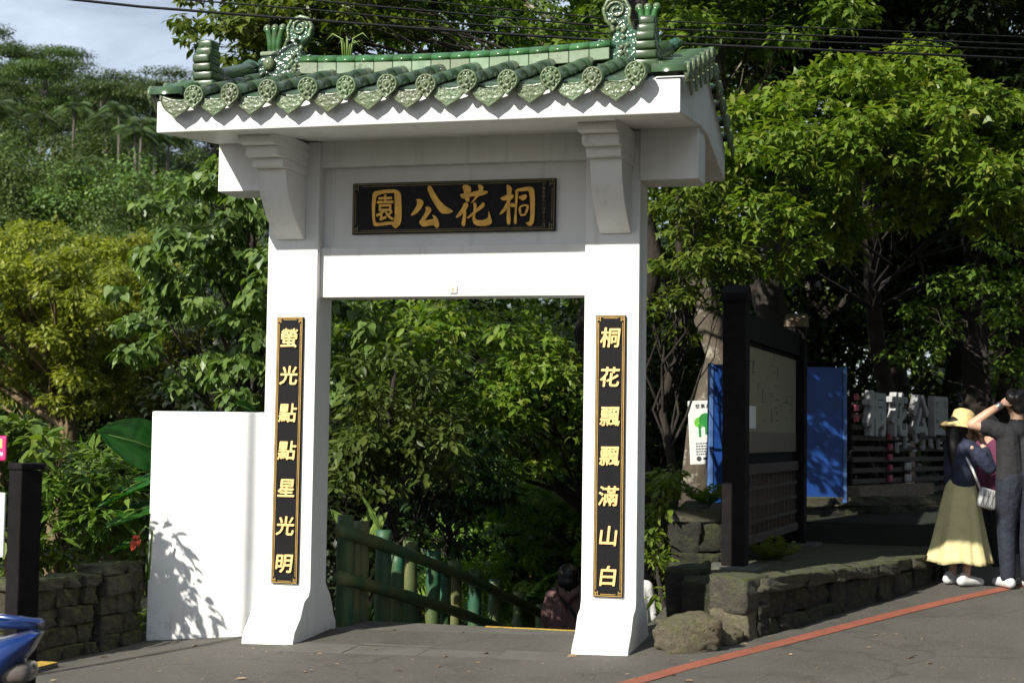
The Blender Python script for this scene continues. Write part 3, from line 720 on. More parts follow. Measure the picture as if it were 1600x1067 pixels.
def poly_mesh(loops, y0, y1):
    cu = bpy.data.curves.new('c', 'CURVE'); cu.dimensions = '2D'; cu.fill_mode = 'BOTH'; cu.extrude = (y1-y0)/2
    cu.bevel_depth = .0015; cu.bevel_resolution = 1; cu.offset = -.0015
    for lp in loops:
        s_ = cu.splines.new('POLY'); s_.points.add(len(lp)-1); s_.use_cyclic_u = True
        for k, (x, z) in enumerate(lp): s_.points[k].co = (x, z, 0, 1)
    tmp = bpy.data.objects.new('tmp', cu); COL.objects.link(tmp)
    dg = bpy.context.evaluated_depsgraph_get(); me = bpy.data.meshes.new_from_object(tmp.evaluated_get(dg)); bpy.data.objects.remove(tmp)
    co = np.empty(len(me.vertices)*3, np.float32); me.vertices.foreach_get('co', co); co = co.reshape(-1, 3)
    V = np.stack([co[:, 0], (y0+y1)/2-co[:, 2], co[:, 1]], 1); me.vertices.foreach_set('co', V.astype(np.float32).ravel()); me.update(); me.materials.clear()
    return me
def chaikin(p):
    q = []
    for k in range(len(p)):
        a, b_ = np.array(p[k]), np.array(p[(k+1) % len(p)]); q += [tuple(a*.78+b_*.22), tuple(a*.22+b_*.78)]
    return q
for (ox, oy, sc_), strokes, hole in CHARS:
    verts, faces = [], []
    ms = []
    for k, s_ in enumerate(strokes):
        loops = [[br2(p, ox, oy, sc_) for p in chaikin(s_)]]
        if k == 0 and hole: loops.append([br2(p, ox, oy, sc_) for p in chaikin(hole)])
        me = poly_mesh(loops, .0745-.0009*k, .0865)
        n0 = len(verts); verts += [tuple(v.co) for v in me.vertices]; faces += [tuple(i_+n0 for i_ in p.vertices) for p in me.polygons]
        bpy.data.meshes.remove(me)
    me = bpy.data.meshes.new('brush_character'); me.from_pydata(verts, [], faces); link('brush_character', me, 'gold_leaf', nb)
xc_, zc_ = br2((516, 442), *C1)
glyphs([('袁', xc_, zc_, .215)], nb, .0795, 'gold_leaf', .72, .016, .005)
# small square marker plate on the lintel
pl = Gb(MB().box((1.497, .048, 2.695), (1.553, .0605, 2.752)), 'marker_plate', 'white_sign', bevel=.002)
for a, b_ in (((1.507, 2.722), (1.543, 2.727)), ((1.522, 2.704), (1.528, 2.745)), ((1.509, 2.704), (1.541, 2.708))):
    MB().box((a[0], .0455, a[1]), (b_[0], .0475, b_[1])).build('marker_line', 'gold_trim', pl)

# ------------------------------------------------------------------ wing wall left of the gate
tag(MB().box((-.992, .03, -.35), (-.003, .16, 1.76)).build('wing_wall', 'wing_paint', bevel=.012),
    'low white plastered wall joined to the left gate pillar', 'wall')

# ------------------------------------------------------------------ leaves and crowns
def tmpl(v, f): return np.array(v, float), np.array(f, int)
# leaf templates: base at origin, tip along +x, normal +z, unit length
T_MAPLE = tmpl([(0, 0, 0), (.28, -.12, 0), (.30, -.50, -.06), (.55, -.18, .02), (1, 0, -.10), (.55, .18, .02), (.30, .50, -.06), (.28, .12, 0)],
               [(0, 1, 7), (1, 2, 3), (1, 3, 5), (1, 5, 7), (3, 4, 5), (5, 6, 7)])
T_HEART = tmpl([(.08, 0, 0), (-.06, -.24, .03), (.18, -.42, .05), (.55, -.30, .02), (1, 0, -.12), (.55, .30, .02), (.18, .42, .05), (-.06, .24, .03), (.5, 0, -.05)],
               [(0, 1, 2), (0, 2, 8), (2, 3, 8), (3, 4, 8), (4, 5, 8), (5, 6, 8), (6, 0, 8), (0, 6, 7)])
T_OVAL = tmpl([(0, 0, 0), (.3, -.20, .05), (.65, -.19, .03), (1, 0, -.10), (.65, .19, .03), (.3, .20, .05), (.5, 0, -.02)],
              [(0, 1, 6), (1, 2, 6), (2, 3, 6), (3, 4, 6), (4, 5, 6), (5, 0, 6)])
T_LANCE = tmpl([(0, 0, 0), (.45, -.13, .04), (1, 0, -.14), (.45, .13, .04)], [(0, 1, 3), (1, 2, 3)])
T_QUAD = tmpl([(0, 0, 0), (.5, -.3, .03), (1, 0, -.06), (.5, .3, .03)], [(0, 1, 3), (1, 2, 3)])
def pinnate(n=7):
    v = []; f = []
    for k in range(n):
        x = .12+.8*k/n; l_ = .30*math.sin(math.pi*(k+1.2)/(n+1.6))+.05
        for s in (-1, 1):
            b0 = len(v); z = -.16*x*x
            v += [(x, 0, z), (x+.10, s*l_*.5-.03*s, z+.01), (x+.10, s*l_, z-.06), (x+.02, s*l_*.55+.04*s, z+.01)]
            f += [(b0, b0+1, b0+2), (b0, b0+2, b0+3)]
    b0 = len(v); v += [(0, -.006, 0), (1, 0, -.16), (0, .006, 0)]; f.append((b0, b0+1, b0+2))
    return tmpl(v, f)
T_PINN = pinnate()
def norm(a): return a/np.maximum(np.linalg.norm(a, axis=1, keepdims=True), 1e-9)
def leaf_mesh(name, P, A, N, S, T):
    tv, tf = T; n = len(P)
    A = norm(A); N = norm(N-A*(N*A).sum(1, keepdims=True)); B = np.cross(N, A)
    S = S[:, None]
    V = P[:, None, :]+(tv[None, :, 0, None]*A[:, None, :]+tv[None, :, 1, None]*B[:, None, :]+tv[None, :, 2, None]*N[:, None, :])*S[:, None, :]
    F = tf[None]+(np.arange(n)*len(tv))[:, None, None]
    return mesh_np(name, V.reshape(-1, 3), F.reshape(-1, 3))
def leaf_mesh_mix(name, P, A, N, S, T, T2, share=.3):
    # two leaf shapes in one crown
    k = np.random.default_rng(len(P)).random(len(P)) < share; out_v = []; out_f = []; off = 0
    for q, t in ((~k, T), (k, T2)):
        tv, tf = t; a = norm(A[q]); nn = norm(N[q]-a*(N[q]*a).sum(1, keepdims=True)); b = np.cross(nn, a); s_ = S[q][:, None, None]
        V = P[q][:, None, :]+(tv[None, :, 0, None]*a[:, None, :]+tv[None, :, 1, None]*b[:, None, :]+tv[None, :, 2, None]*nn[:, None, :])*s_
        F = tf[None]+(np.arange(len(a))*len(tv))[:, None, None]+off
        out_v.append(V.reshape(-1, 3)); out_f.append(F.reshape(-1, 3)); off += len(a)*len(tv)
    return mesh_np(name, np.concatenate(out_v), np.concatenate(out_f))
def pad_leaves(pads, per, size, droop=.5, flat=.5, g=rng, shell=.55, updown=.25, jit=.8):
    """pads (m,6): centre and radii. Leaves fill each pad, thicker near its skin, tips outward and down."""
    pads = np.asarray(pads, float); m = len(pads)
    vol = np.cbrt(pads[:, 3]*pads[:, 4]*pads[:, 5]); cnt = np.maximum(6, per*(vol/vol.mean())**2).astype(int)
    idx = np.repeat(np.arange(m), cnt); n = len(idx)
    d = norm(g.normal(size=(n, 3))); d[:, 2] = np.where(d[:, 2] < 0, d[:, 2]*np.where(g.random(n) < .5, .5, 1), d[:, 2]); d = norm(d)
    r_ = g.random(n)**(1/3)*(1-shell)+shell*np.sqrt(g.random(n)); r_ *= g.uniform(.8, 1.12, n)
    P = pads[idx, :3]+d*r_[:, None]*pads[idx, 3:]
    A = d*np.array([1, 1, .35])+g.normal(size=(n, 3))*.45*jit; A[:, 2] -= droop
    N = np.array([0, 0, 1.0])+d*flat+g.normal(size=(n, 3))*.45*jit
    S = size*g.uniform(.45, 1.35, n)
    return P, A, N, S
def crown_pads(ells, n, r, g=rng, squash=.55, inner=.55):
    """pads spread over ellipsoids (cx,cy,cz,rx,ry,rz)"""
    e = np.asarray(ells, float); wgt = np.cbrt(e[:, 3]*e[:, 4]*e[:, 5])**2; k = g.choice(len(e), n, p=wgt/wgt.sum())
    d = norm(g.normal(size=(n, 3))); d[:, 2] = np.where(d[:, 2] < -.3, -d[:, 2], d[:, 2])
    rad = inner+(1-inner)*g.random(n)**.6
    C = e[k, :3]+d*rad[:, None]*e[k, 3:]
    rr = r*g.uniform(.6, 1.35, n)
    return np.concatenate([C, np.stack([rr, rr, rr*squash], 1)], 1)
def wig(a, b_, n=5, amp=.08):
    a, b_ = Vector(a), Vector(b_); L = (b_-a).length; out_ = [a]
    for k in range(1, n): out_.append(a+(b_-a)*k/n+Vector((random.gauss(0, amp), random.gauss(0, amp), random.gauss(0, amp*.6)))*L*.5)
    return out_+[b_]
def trunk_mb(base, top, r0, r1, pads=None, nb=14, fork=.45, sides=9, lr=None):
    """a tapered stem with limbs that run out to some of the crown's pads"""
    m = MB(); base, top = Vector(base), Vector(top); pts = wig(base, top, 7, .04); n = len(pts)
    rad = [r0*(1-k/(n-1))+r1*k/(n-1) for k in range(n)]; rad[0] *= 1.25
    m.tube(pts, rad, sides)
    if pads is not None:
        idx = np.random.default_rng(len(pads)).permutation(len(pads))[:nb]
        for i_ in idx:
            e = Vector(pads[i_][:3]); t = min(max((e.z-base.z)/max(top.z-base.z, .1)-.25, fork), .97)
            k = t*(n-1); a = pts[int(k)].lerp(pts[min(int(k)+1, n-1)], k-int(k)); ra = (r0*(1-t)+r1*t)*.6 if lr is None else lr
            q = wig(a, e, 4, .10); m.tube(q, [ra, ra*.75, ra*.5, ra*.33, ra*.12], 6, False)
            for s in range(2):
                b2 = q[2+s % 2]; e2 = e+Vector((random.gauss(0, .35), random.gauss(0, .35), random.gauss(0, .2)))*pads[i_][3]*1.6
                m.tube(wig(b2, e2, 3, .1), [ra*.35, ra*.25, ra*.16, ra*.06], 5, False)
    return m
def tree(name, label, cat, base, top, r0, r1, pads, per, size, T, leafmat, barkmat, droop=.5, flat=.5, group=None, nb=14, shell=.55, fork=.45, lr=None, jit=.8, crown='crown'):
    b = Vector(base); pads = np.asarray(pads, float).copy(); pads[:, :3] -= np.array(b)
    o = empty(name, b); tag(o, label, cat, group)
    trunk_mb((0, 0, 0), Vector(top)-b, r0, r1, pads, nb, fork, lr=lr).build('trunk', barkmat, o, True)
    P, A, N, S = pad_leaves(pads, per, size, droop, flat, shell=shell, jit=jit)
    link(crown, leaf_mesh_mix(crown, P, A, N, S, T, T_OVAL) if T is T_MAPLE else leaf_mesh(crown, P, A, N, S, T), leafmat, o)
    return o
def px_pads(polys, n, d0, d1, rpx, g=rng, squash=.6, dfun=None):
    """pads whose centres fill ellipses given in photo pixels (u,v,ru,rv) between depths d0 and d1"""
    e = np.asarray(polys, float); wgt = e[:, 2]*e[:, 3]; out_ = []
    for k in g.choice(len(e), n, p=wgt/wgt.sum()):
        a = g.uniform(0, 2*math.pi); q = math.sqrt(g.random()); u = e[k, 0]+e[k, 2]*q*math.cos(a); v = e[k, 1]+e[k, 3]*q*math.sin(a)
        d = g.uniform(d0, d1) if dfun is None else dfun(u, v, q, g); r_ = rpx*g.uniform(.65, 1.35)/FPX*d; p = at(u, v, d)
        out_.append((p.x, p.y, p.z, r_, r_, r_*squash))
    return np.array(out_)
def gnd(u, d, dz=0):
    p = at(u, 700, d); return (p.x, p.y, float(terrain_z(p.x, p.y))+dz)

# --- A: big tree whose crown fills the top of the picture behind the gate roof (trunk by the white tree sign)
pads = px_pads([(760, 60, 330, 110), (980, 40, 200, 120), (600, -20, 200, 80), (1150, -10, 220, 90)], 190, 16.5, 21, 46)
sg_tree = tree('sweetgum_tree', 'tall tree with pale patched trunk behind the white tree sign', 'tree', (at(1095, 780, 18.3).x, at(1095, 780, 18.3).y, .7), at(1112, -120, 18.3), .23, .12, pads, 150, .125, T_MAPLE, 'leaf_gum', 'bark_grey', nb=14, fork=.55, lr=.045)
up_ = crown_pads([(3.4, 7.6, 8.9, 3.0, 2.0, 2.0), (6.2, 8.8, 8.6, 3.0, 2.2, 2.2), (4.5, 9.5, 11.0, 3.2, 2.5, 2.0), (1.9, 4.5, 7.5, 2.1, 1.2, 1.5), (4.4, 5.9, 8.2, 2.0, 1.2, 1.5)], 230, .62, squash=.7, inner=.3)  # unseen crown above the view, added to shade the wood on the right
up_[:, :3] -= np.array(sg_tree.location); P, A, N, S = pad_leaves(up_, 75, .18, .5, .5)
link('shade_crown', leaf_mesh('shade_crown', P, A, N, S, T_MAPLE), 'leaf_gum', sg_tree)
# --- overhanging branches against the sky, upper left
pads = np.concatenate([px_pads([(300, 15, 75, 22), (360, 60, 50, 40), (420, 20, 70, 50), (300, 60, 25, 45)], 40, 15, 16.5, 26), px_pads([(520, 30, 130, 70), (400, 125, 42, 30), (440, 90, 30, 40), (470, -40, 160, 60)], 70, 15.5, 17.5, 34)])
tree('maple_tree', 'maple leaved tree reaching over the gate roof from behind, against the sky', 'tree', gnd(985, 16.9), at(985, -120, 16.9), .20, .10, pads, 60, .115, T_MAPLE, 'leaf_gum', 'bark_dark', nb=16, fork=.75, lr=.03, droop=.7)
# --- B: bright sunlit canopy right of the gate
def dB(u, v, q, g): return 14.6+1.2*q*q+g.uniform(0, .9)
pads = px_pads([(1330, 235, 225, 130), (1480, 200, 150, 100), (1230, 330, 120, 85), (1560, 280, 90, 80), (1180, 225, 70, 90), (1400, 120, 130, 45)], 210, 0, 0, 34, dfun=dB)
tree('canopy_tree', 'bright green sunlit maple leaved tree right of the gate', 'tree', gnd(1362, 21.6), at(1365, 170, 17.5), .13, .07, pads, 85, .115, T_MAPLE, 'leaf_canopy', 'bark_dark', nb=12, fork=.5, lr=.028, droop=.45, flat=.7)
# --- darker hanging sprays between the gate and the canopy
pads = px_pads([(1075, 330, 60, 90), (1050, 470, 40, 70), (1110, 420, 60, 60)], 50, 15.2, 17, 30)
tree('understory_tree', 'shaded small leaved tree just right of the right gate pillar', 'tree', gnd(1040, 16.6), at(1060, 250, 16.4), .07, .035, pads, 70, .10, T_MAPLE, 'leaf_gum', 'bark_dark', nb=12, lr=.02, droop=.6)
# --- stout dark trunks in the shade on the right
pads = px_pads([(1260, -10, 200, 90), (1230, 90, 120, 40)], 70, 19, 23, 50)
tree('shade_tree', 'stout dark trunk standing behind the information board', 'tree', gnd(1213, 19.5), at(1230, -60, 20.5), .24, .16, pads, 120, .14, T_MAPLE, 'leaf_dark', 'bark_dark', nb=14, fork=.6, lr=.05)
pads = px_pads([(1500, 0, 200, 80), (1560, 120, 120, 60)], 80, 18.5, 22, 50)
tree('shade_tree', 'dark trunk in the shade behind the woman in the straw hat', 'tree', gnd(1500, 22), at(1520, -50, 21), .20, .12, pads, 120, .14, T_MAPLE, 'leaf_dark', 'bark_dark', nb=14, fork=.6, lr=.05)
pads = px_pads([(1560, 430, 60, 60), (1480, 480, 60, 60), (1600, 520, 50, 90), (1420, 520, 60, 40)], 60, 18.5, 21, 26)
tree('understory_tree', 'thin understory tree in the gloom right of the blue board', 'tree', gnd(1560, 19.6), at(1540, 420, 19.6), .05, .02, pads, 45, .09, T_MAPLE, 'leaf_gum', 'bark_dark', nb=14, lr=.016)

# --- left: tung tree with big heart leaves beside the left pillar
pads = np.concatenate([px_pads([(350, 300, 70, 60), (310, 420, 95, 70), (390, 430, 50, 130), (300, 530, 110, 60), (360, 590, 90, 50)], 120, 15.0, 17.5, 26), px_pads([(250, 320, 60, 30), (230, 470, 50, 60), (560, 560, 60, 90), (470, 500, 60, 120)], 44, 15.2, 17, 24)])
tree('tung_tree', 'tung tree with large heart shaped leaves left of the left pillar', 'tree', gnd(392, 16.6), at(388, 200, 16.6), .10, .04, pads, 50, .105, T_HEART, 'leaf_tung', 'bark_dark', nb=40, fork=.3, lr=.022, droop=1.0, flat=.6)
# --- yellow-green spreading trees beyond
def olive(label, ells, base, top, n, seed_r, per):
    pads = px_pads(ells, n, 0, 0, seed_r, dfun=lambda u, v, q, g: 29+4*q*q+g.uniform(-1, 1.5)+(0 if label.startswith('broad') else 3), squash=.65)
    return tree('yellow_green_tree', label, 'tree', base, top, .32, .12, pads, int(per*1.8), .125, T_OVAL, 'leaf_olive', 'bark_tan', nb=30, fork=.35, lr=.085, droop=.35, flat=.9, shell=.8, jit=.7)
olive('broad yellow-green tree with forked tan limbs at the left edge', [(60, 430, 130, 80), (150, 470, 90, 90), (40, 540, 150, 70), (-60, 460, 120, 90), (90, 600, 110, 45)], gnd(110, 31), at(105, 560, 31), 330, 20, 70)
olive('smaller yellow-green tree half hidden behind the tung tree', [(230, 420, 70, 60), (300, 520, 90, 70), (250, 590, 110, 60), (400, 560, 90, 90)], gnd(290, 34), at(285, 520, 34), 240, 20, 65)

# --- seen through the gate
pads = np.concatenate([px_pads([(600, 620, 85, 80), (640, 700, 90, 70), (560, 720, 50, 80)], 75, 14.3, 15.8, 34)])
tree('glossy_shrub', 'dark glossy broad leaved shrub seen through the gate behind the green fence', 'shrub', gnd(620, 15.2), at(620, 560, 15.2), .06, .02, pads, 56, .108, T_OVAL, 'leaf_broad', 'bark_dark', nb=20, fork=.3, lr=.016, droop=.5)
pads = px_pads([(700, 560, 210, 90), (830, 620, 110, 110), (600, 500, 110, 60)], 150, 17.5, 20, 36)
tree('vine_tree', 'leafy vine clad tree filling the upper gate opening', 'tree', gnd(950, 19), at(930, 430, 19), .10, .05, pads, 75, .12, T_MAPLE, 'leaf_canopy', 'bark_dark', nb=24, lr=.03)
pads = px_pads([(820, 790, 110, 60), (860, 870, 70, 70), (760, 860, 70, 60), (960, 800, 90, 100), (820, 930, 90, 30)], 70, 20, 23, 36)
tree('feathery_tree', 'light green feathery leaved tree down the path beyond the steps', 'tree', gnd(845, 22), at(835, 730, 21.5), .08, .03, pads, 26, .42, T_PINN, 'leaf_fern', 'bark_tan', nb=24, lr=.022, droop=.4, fork=.3)
pads = px_pads([(720, 760, 90, 50), (690, 820, 60, 50), (740, 690, 60, 40)], 50, 16.4, 17.6, 30)
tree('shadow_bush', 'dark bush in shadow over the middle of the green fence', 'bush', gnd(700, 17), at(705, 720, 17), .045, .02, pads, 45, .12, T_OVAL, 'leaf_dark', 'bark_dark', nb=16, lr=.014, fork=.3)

# --- lush plants just right of the right pillar
pads = px_pads([(1035, 840, 28, 60), (1040, 930, 22, 45), (1030, 760, 25, 50)], 36, 13.8, 15, 22)
tree('bank_shrub', 'bright leafy shrub in the gap right of the right pillar', 'shrub', gnd(1035, 14.4), at(1035, 760, 14.4), .03, .012, pads, 40, .10, T_OVAL, 'leaf_shrub', 'bark_dark', nb=10, lr=.01, fork=.2)

# --- left foreground planting behind the dry stone wall
pads = px_pads([(100, 720, 75, 45), (90, 800, 60, 50), (150, 770, 50, 60)], 60, 12.6, 13.6, 26)
tree('lance_shrub', 'shrub with long lance shaped leaves in whorls behind the stone wall', 'shrub', (at(95, 905, 13.1).x, at(95, 905, 13.1).y, .2), at(100, 690, 13.1), .035, .015, pads, 34, .155, T_LANCE, 'leaf_shrub', 'bark_tan', nb=24, lr=.012, fork=.25, droop=.1, flat=.3)
pads = px_pads([(20, 680, 60, 35), (-50, 740, 60, 80), (30, 790, 50, 70)], 44, 12.4, 13.6, 28)
tree('broadleaf_shrub', 'pale green broad leaved shrub above the dark post at the left edge', 'shrub', (at(10, 905, 13).x, at(10, 905, 13).y, .1), at(10, 690, 13), .035, .015, pads, 34, .15, T_OVAL, 'leaf_shrub', 'bark_tan', nb=18, lr=.012, fork=.25, droop=.3)
pads = px_pads([(140, 860, 90, 35), (60, 870, 60, 30), (215, 900, 16, 70), (190, 800, 30, 60)], 50, 12.9, 14.2, 22)
tree('low_shrub', 'low yellow-green undergrowth between the stone wall and the white wing wall', 'shrub', (at(180, 930, 13.4).x, at(180, 930, 13.4).y, -.1), at(175, 840, 13.4), .02, .01, pads, 36, .10, T_OVAL, 'leaf_shrub', 'bark_tan', nb=14, lr=.008, fork=.2)
# roadside shrub left of the picture whose leaves throw the shadow on the wing wall
pads = np.array([(-1.80+random.gauss(0, .17), -1.66+random.gauss(0, .14), 1.50+random.gauss(0, .24), .17, .17, .14) for _ in range(34)])
tree('roadside_shrub', 'leafy roadside shrub just beyond the left edge, shading the white wing wall', 'shrub', (-1.9, -1.72, -.2), (-1.80, -1.66, 1.5), .03, .012, pads, 30, .12, T_OVAL, 'leaf_shrub', 'bark_tan', nb=16, lr=.01, fork=.25)

# elephant ear plant with giant leaves
def big_leaf(parent, base, stalk_end, tip, nrm, width, mat='leaf_giant', heart=True):
    base, s, t, nrm = Vector(base), Vector(stalk_end), Vector(tip), Vector(nrm).normalized()
    ax = t-s; L = ax.length; ax.normalize(); nrm = (nrm-ax*nrm.dot(ax)).normalized(); bx = nrm.cross(ax)
    V = []; F = []; nu, nv = 14, 12
    for i_ in range(nu+1):
        a = i_/nu
        if heart: w_ = width*(math.sin(math.pi*min(1, a*.93+.07))**.62)*(1-.35*a)
        else: w_ = width*math.sin(math.pi*min(1, a*.94+.06))**.8
        x = (a*1.22-.22)*L if heart else a*L
        for j in range(nv+1):
            q = j/nv*2-1; yy = q*w_
            xb = x-(.10*L*abs(q)*(1-a) if heart else 0)
            z = .10*width*abs(q)-.25*L*a*a*.5+.018*L*math.sin(abs(q)*2.0+a*34)*(1-abs(q)*.3)*abs(q)**.5+.02*L*math.sin(q*9+a*7)
            if heart and a < .16 and abs(q) < .12: z -= .0
            V.append(s+ax*xb+bx*yy+nrm*z)
    for i_ in range(nu):
        for j in range(nv): F.append((i_*(nv+1)+j, i_*(nv+1)+j+1, (i_+1)*(nv+1)+j+1, (i_+1)*(nv+1)+j))
    o = link('leaf', mesh_np('leaf', [tuple(v) for v in V], F, True), mat, parent)
    mid = base.lerp(s, .55)+Vector((0, 0, .06)); MB().tube([base, mid, s, s+ax*L*.35+nrm*.004, s+ax*L*.9-nrm*.10*L], [.014, .012, .009, .006, .002], 6).build('stalk', 'stalk_green', parent, True)
ear = empty('elephant_ear_plant', tuple(at(228, 930, 12.9))); tag(ear, 'elephant ear plant with giant dark green leaves beside the white wing wall', 'plant')
eo = ear.location.copy()
def E(u, v, d): return at(u, v, d)-eo
big_leaf(ear, (0, 0, 0), E(240, 700, 12.9), E(158, 672, 12.55), (-.05, -1, .35), .25)
big_leaf(ear, (.05, 0, 0), E(240, 745, 12.9), E(150, 782, 12.6), (-.2, -.4, .9), .17)
big_leaf(ear, (.05, .1, 0), E(236, 790, 12.8), E(165, 815, 12.4), (-.1, -.55, .8), .20)
big_leaf(ear, (.1, 0, 0), E(232, 835, 12.7), E(160, 862, 12.5), (-.2, -.3, .9), .11)
big_leaf(ear, (.1, .2, 0), E(400, 650, 13.2), E(372, 625, 13.0), (0, -.8, .6), .12)
cl = empty('red_flower_plant', tuple(at(232, 905, 12.35))); tag(cl, 'drooping red flower spike on a green stem in front of the wing wall edge', 'flower')
co_ = cl.location.copy()
MB().tube([(0, 0, 0), at(238, 830, 12.35)-co_, at(228, 822, 12.3)-co_, at(216, 838, 12.3)-co_], [.010, .009, .008, .007], 6).build('stem', 'stalk_green', cl, True)
for k in range(9):
    p = at(205+random.uniform(0, 14), 840+random.uniform(0, 18), 12.28)-co_; q = p+Vector((random.uniform(-.03, .01), random.uniform(-.02, .0), random.uniform(-.03, .01)))
    MB().tube([p+Vector((.02, 0, .02)), p, q], [.008, .016, .004], 6).build('petal', 'petal_red', cl, True)
# ginger-like blades behind the fence
gp = empty('ginger_plant', gnd(560, 14.4)); tag(gp, 'long pale blade leaves rising behind the tallest fence post', 'plant'); go = gp.location.copy()
for (u0, v0, u1, v1, w_, d_) in ((606, 850, 563, 765, .022, 14.1), (560, 850, 520, 795, .07, 14.2), (575, 850, 600, 800, .06, 14.3), (540, 860, 585, 790, .05, 14.5)):
    big_leaf(gp, (0, 0, 0), at(u0, v0, d_)-go, at(u1, v1, d_-.1)-go, (.1, -.7, .6), w_, 'leaf_blade', False)

# ferns growing on the terrace
for k, (u, v, d, lab) in enumerate(((1203, 858, 14.4, 'small fern between the posts of the information board'), (1105, 800, 15.2, 'fern on the upper stone wall left of the information board'), (1345, 800, 17.5, 'fern in the gloom below the blue board'))):
    p = at(u, v, d); fo = empty('fern', (p.x, p.y, .49 if k != 1 else .96)); tag(fo, lab, 'fern')
    n = 13; a = np.linspace(0, 6.28, n, endpoint=False)+rng.uniform(-.2, .2, n); A = np.stack([np.cos(a), np.sin(a), rng.uniform(.5, 1.3, n)], 1)
    link('fronds', leaf_mesh('fronds', np.zeros((n, 3)), A, np.array([0, 0, 1.])+A*np.array([.5, .5, 0]), rng.uniform(.24, .42, n), T_PINN), 'leaf_shrub', fo)

# --- dark forest behind everything on the right and behind the gate: copies of three trees
def proto(name, h, rad, n, per, size, T, lm, bm_, low=.12, sq=.6, ry=None):
    o = empty(name, (0, 0, -500)); ells = [(0, 0, h*.62, rad, rad, h*.36), (rad*.3, .2, h*.42, rad*.9, rad*.9, h*.28)]
    pads = crown_pads(ells, n, rad*(ry or .30), squash=sq); pads[:, 2] = np.maximum(pads[:, 2], h*low)
    trunk_mb((0, 0, 0), (random.gauss(0, .2), random.gauss(0, .2), h*.75), h*.022, h*.010, pads, 16, lr=h*.006).build('trunk', bm_, o, True)
    P, A, N, S = pad_leaves(pads, per, size, .4, 1.0, shell=.85); link('crown', leaf_mesh('crown', P, A, N, S, T), lm, o)
    return o
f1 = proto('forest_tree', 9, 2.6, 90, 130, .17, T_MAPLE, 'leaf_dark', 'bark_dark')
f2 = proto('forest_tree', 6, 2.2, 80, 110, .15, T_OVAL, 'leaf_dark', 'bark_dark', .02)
f3 = proto('forest_tree', 11, 3.0, 100, 140, .18, T_MAPLE, 'leaf_gum', 'bark_dark')
spots = []
g2 = np.random.default_rng(3)
for row, (d, us) in enumerate(((23, (1080, 1230, 1400, 1570, 1720)), (26, (560, 720, 880, 1010, 1150, 1310, 1480, 1640)), (31, (480, 640, 800, 960, 1120, 1280, 1440, 1600)), (38, (520, 690, 860, 1030, 1200, 1370, 1540, 1700)))):
    for u in us: spots.append((u+g2.uniform(-30, 30), d+g2.uniform(-1, 1), (f1, f2, f3)[(row+len(spots)) % 3], row))
used = set(); byrow = {}
for s in sorted(spots, key=lambda s: (s[3], s[0])): byrow.setdefault(s[3], []).append(s)
RN = ['front row', 'second row', 'third row', 'rear row']
for row, lst in byrow.items():
    for k, (u, d, p, _) in enumerate(lst):
        o = p if p.name not in used else copy_tree(p); used.add(p.name)
        o.location = gnd(u, d, -.1); o.rotation_euler = (0, 0, g2.uniform(0, 6.28)); s = g2.uniform(.85, 1.2); o.scale = (s, s, s)
        tag(o, 'dark forest tree behind the gate, %s, %s from the left' % (RN[row], ORD[k]), 'tree', 'dark forest trees behind the gate')

# --- roadside tree beside the photographer, outside the view, whose crown shades the road on the right
pads = crown_pads([(2.15, -9.4, 11.0, 2.45, 1.4, 1.7), (4.1, -9.6, 11.3, 2.4, 1.6, 1.7), (1.0, -9.4, 10.6, 1.2, 1.2, 1.2)], 220, .5, squash=.75, inner=.15)
tree('roadside_tree', 'tall roadside tree outside the view that shades the road on the right', 'tree', (1.9, -9.8, -.1), (2.4, -9.5, 10.6), .24, .10, pads, 50, .25, T_QUAD, 'leaf_gum', 'bark_grey', nb=24, fork=.6, lr=.05)

# --- unseen trees added beyond the right edge of the view to block sky light
for k, (x, y) in enumerate(((11.6, -6.5), (12.2, -2.5), (12.2, 1.4), (13.0, 5.6), (14.2, 10.0), (15.2, 14.5), (16.5, -.5), (11.4, -10.5))):
    o = copy_tree((f1, f3)[k % 2]); o.location = (x, y, float(h_road(x, y))-.3); o.rotation_euler = (0, 0, k*1.3); o.scale = (1.15, 1.15, 1.1)
    tag(o, 'unseen forest tree added beyond the right edge to block sky light, %s from the front' % ORD[k], 'tree', 'unseen trees added beyond the right edge to block sky light')

# --- the hillside on the left
h1 = proto('umbrella_tree', 9, 3.6, 44, 420, .15, T_QUAD, 'leaf_hill', 'bark_pale', .55, .30)
h2 = proto('dome_tree', 8, 3.4, 46, 420, .15, T_QUAD, 'leaf_hill_light', 'bark_dark', .12, .6, .29)
h3 = proto('dome_tree', 7.5, 3.2, 46, 420, .15, T_QUAD, 'leaf_hill', 'bark_dark', .12, .6, .29)
pm = empty('areca_palm', (0, 0, -500))
MB().tube([(0, 0, 0), (.05, .02, 2.7), (.0, .05, 5.6)], [.062, .054, .045], 8).build('trunk', 'bark_pale', pm, True)
vv_, nn_, aa_, ss_ = [], [], [], []
for k in range(13):
    a = k*2.4; el = .9-.13*(k % 6); L = random.uniform(.85, 1.15)
    q = Vector((math.cos(a)*math.cos(el), math.sin(a)*math.cos(el), math.sin(el)))
    for j in range(12):
        t = .15+.85*j/11; p = Vector((0, .05, 5.6))+q*L*t+Vector((0, 0, -.75*t*t))
        tang = (q+Vector((0, 0, -1.5*t))).normalized(); sd = tang.cross(Vector((0, 0, 1))).normalized()
        for s in (-1, 1):
            vv_.append(p); aa_.append(sd*s+tang*.6+Vector((0, 0, -.45))); nn_.append(Vector((0, 0, 1))+sd*s*.3); ss_.append(.36*math.sin(math.pi*(t*.8+.15))+.08)
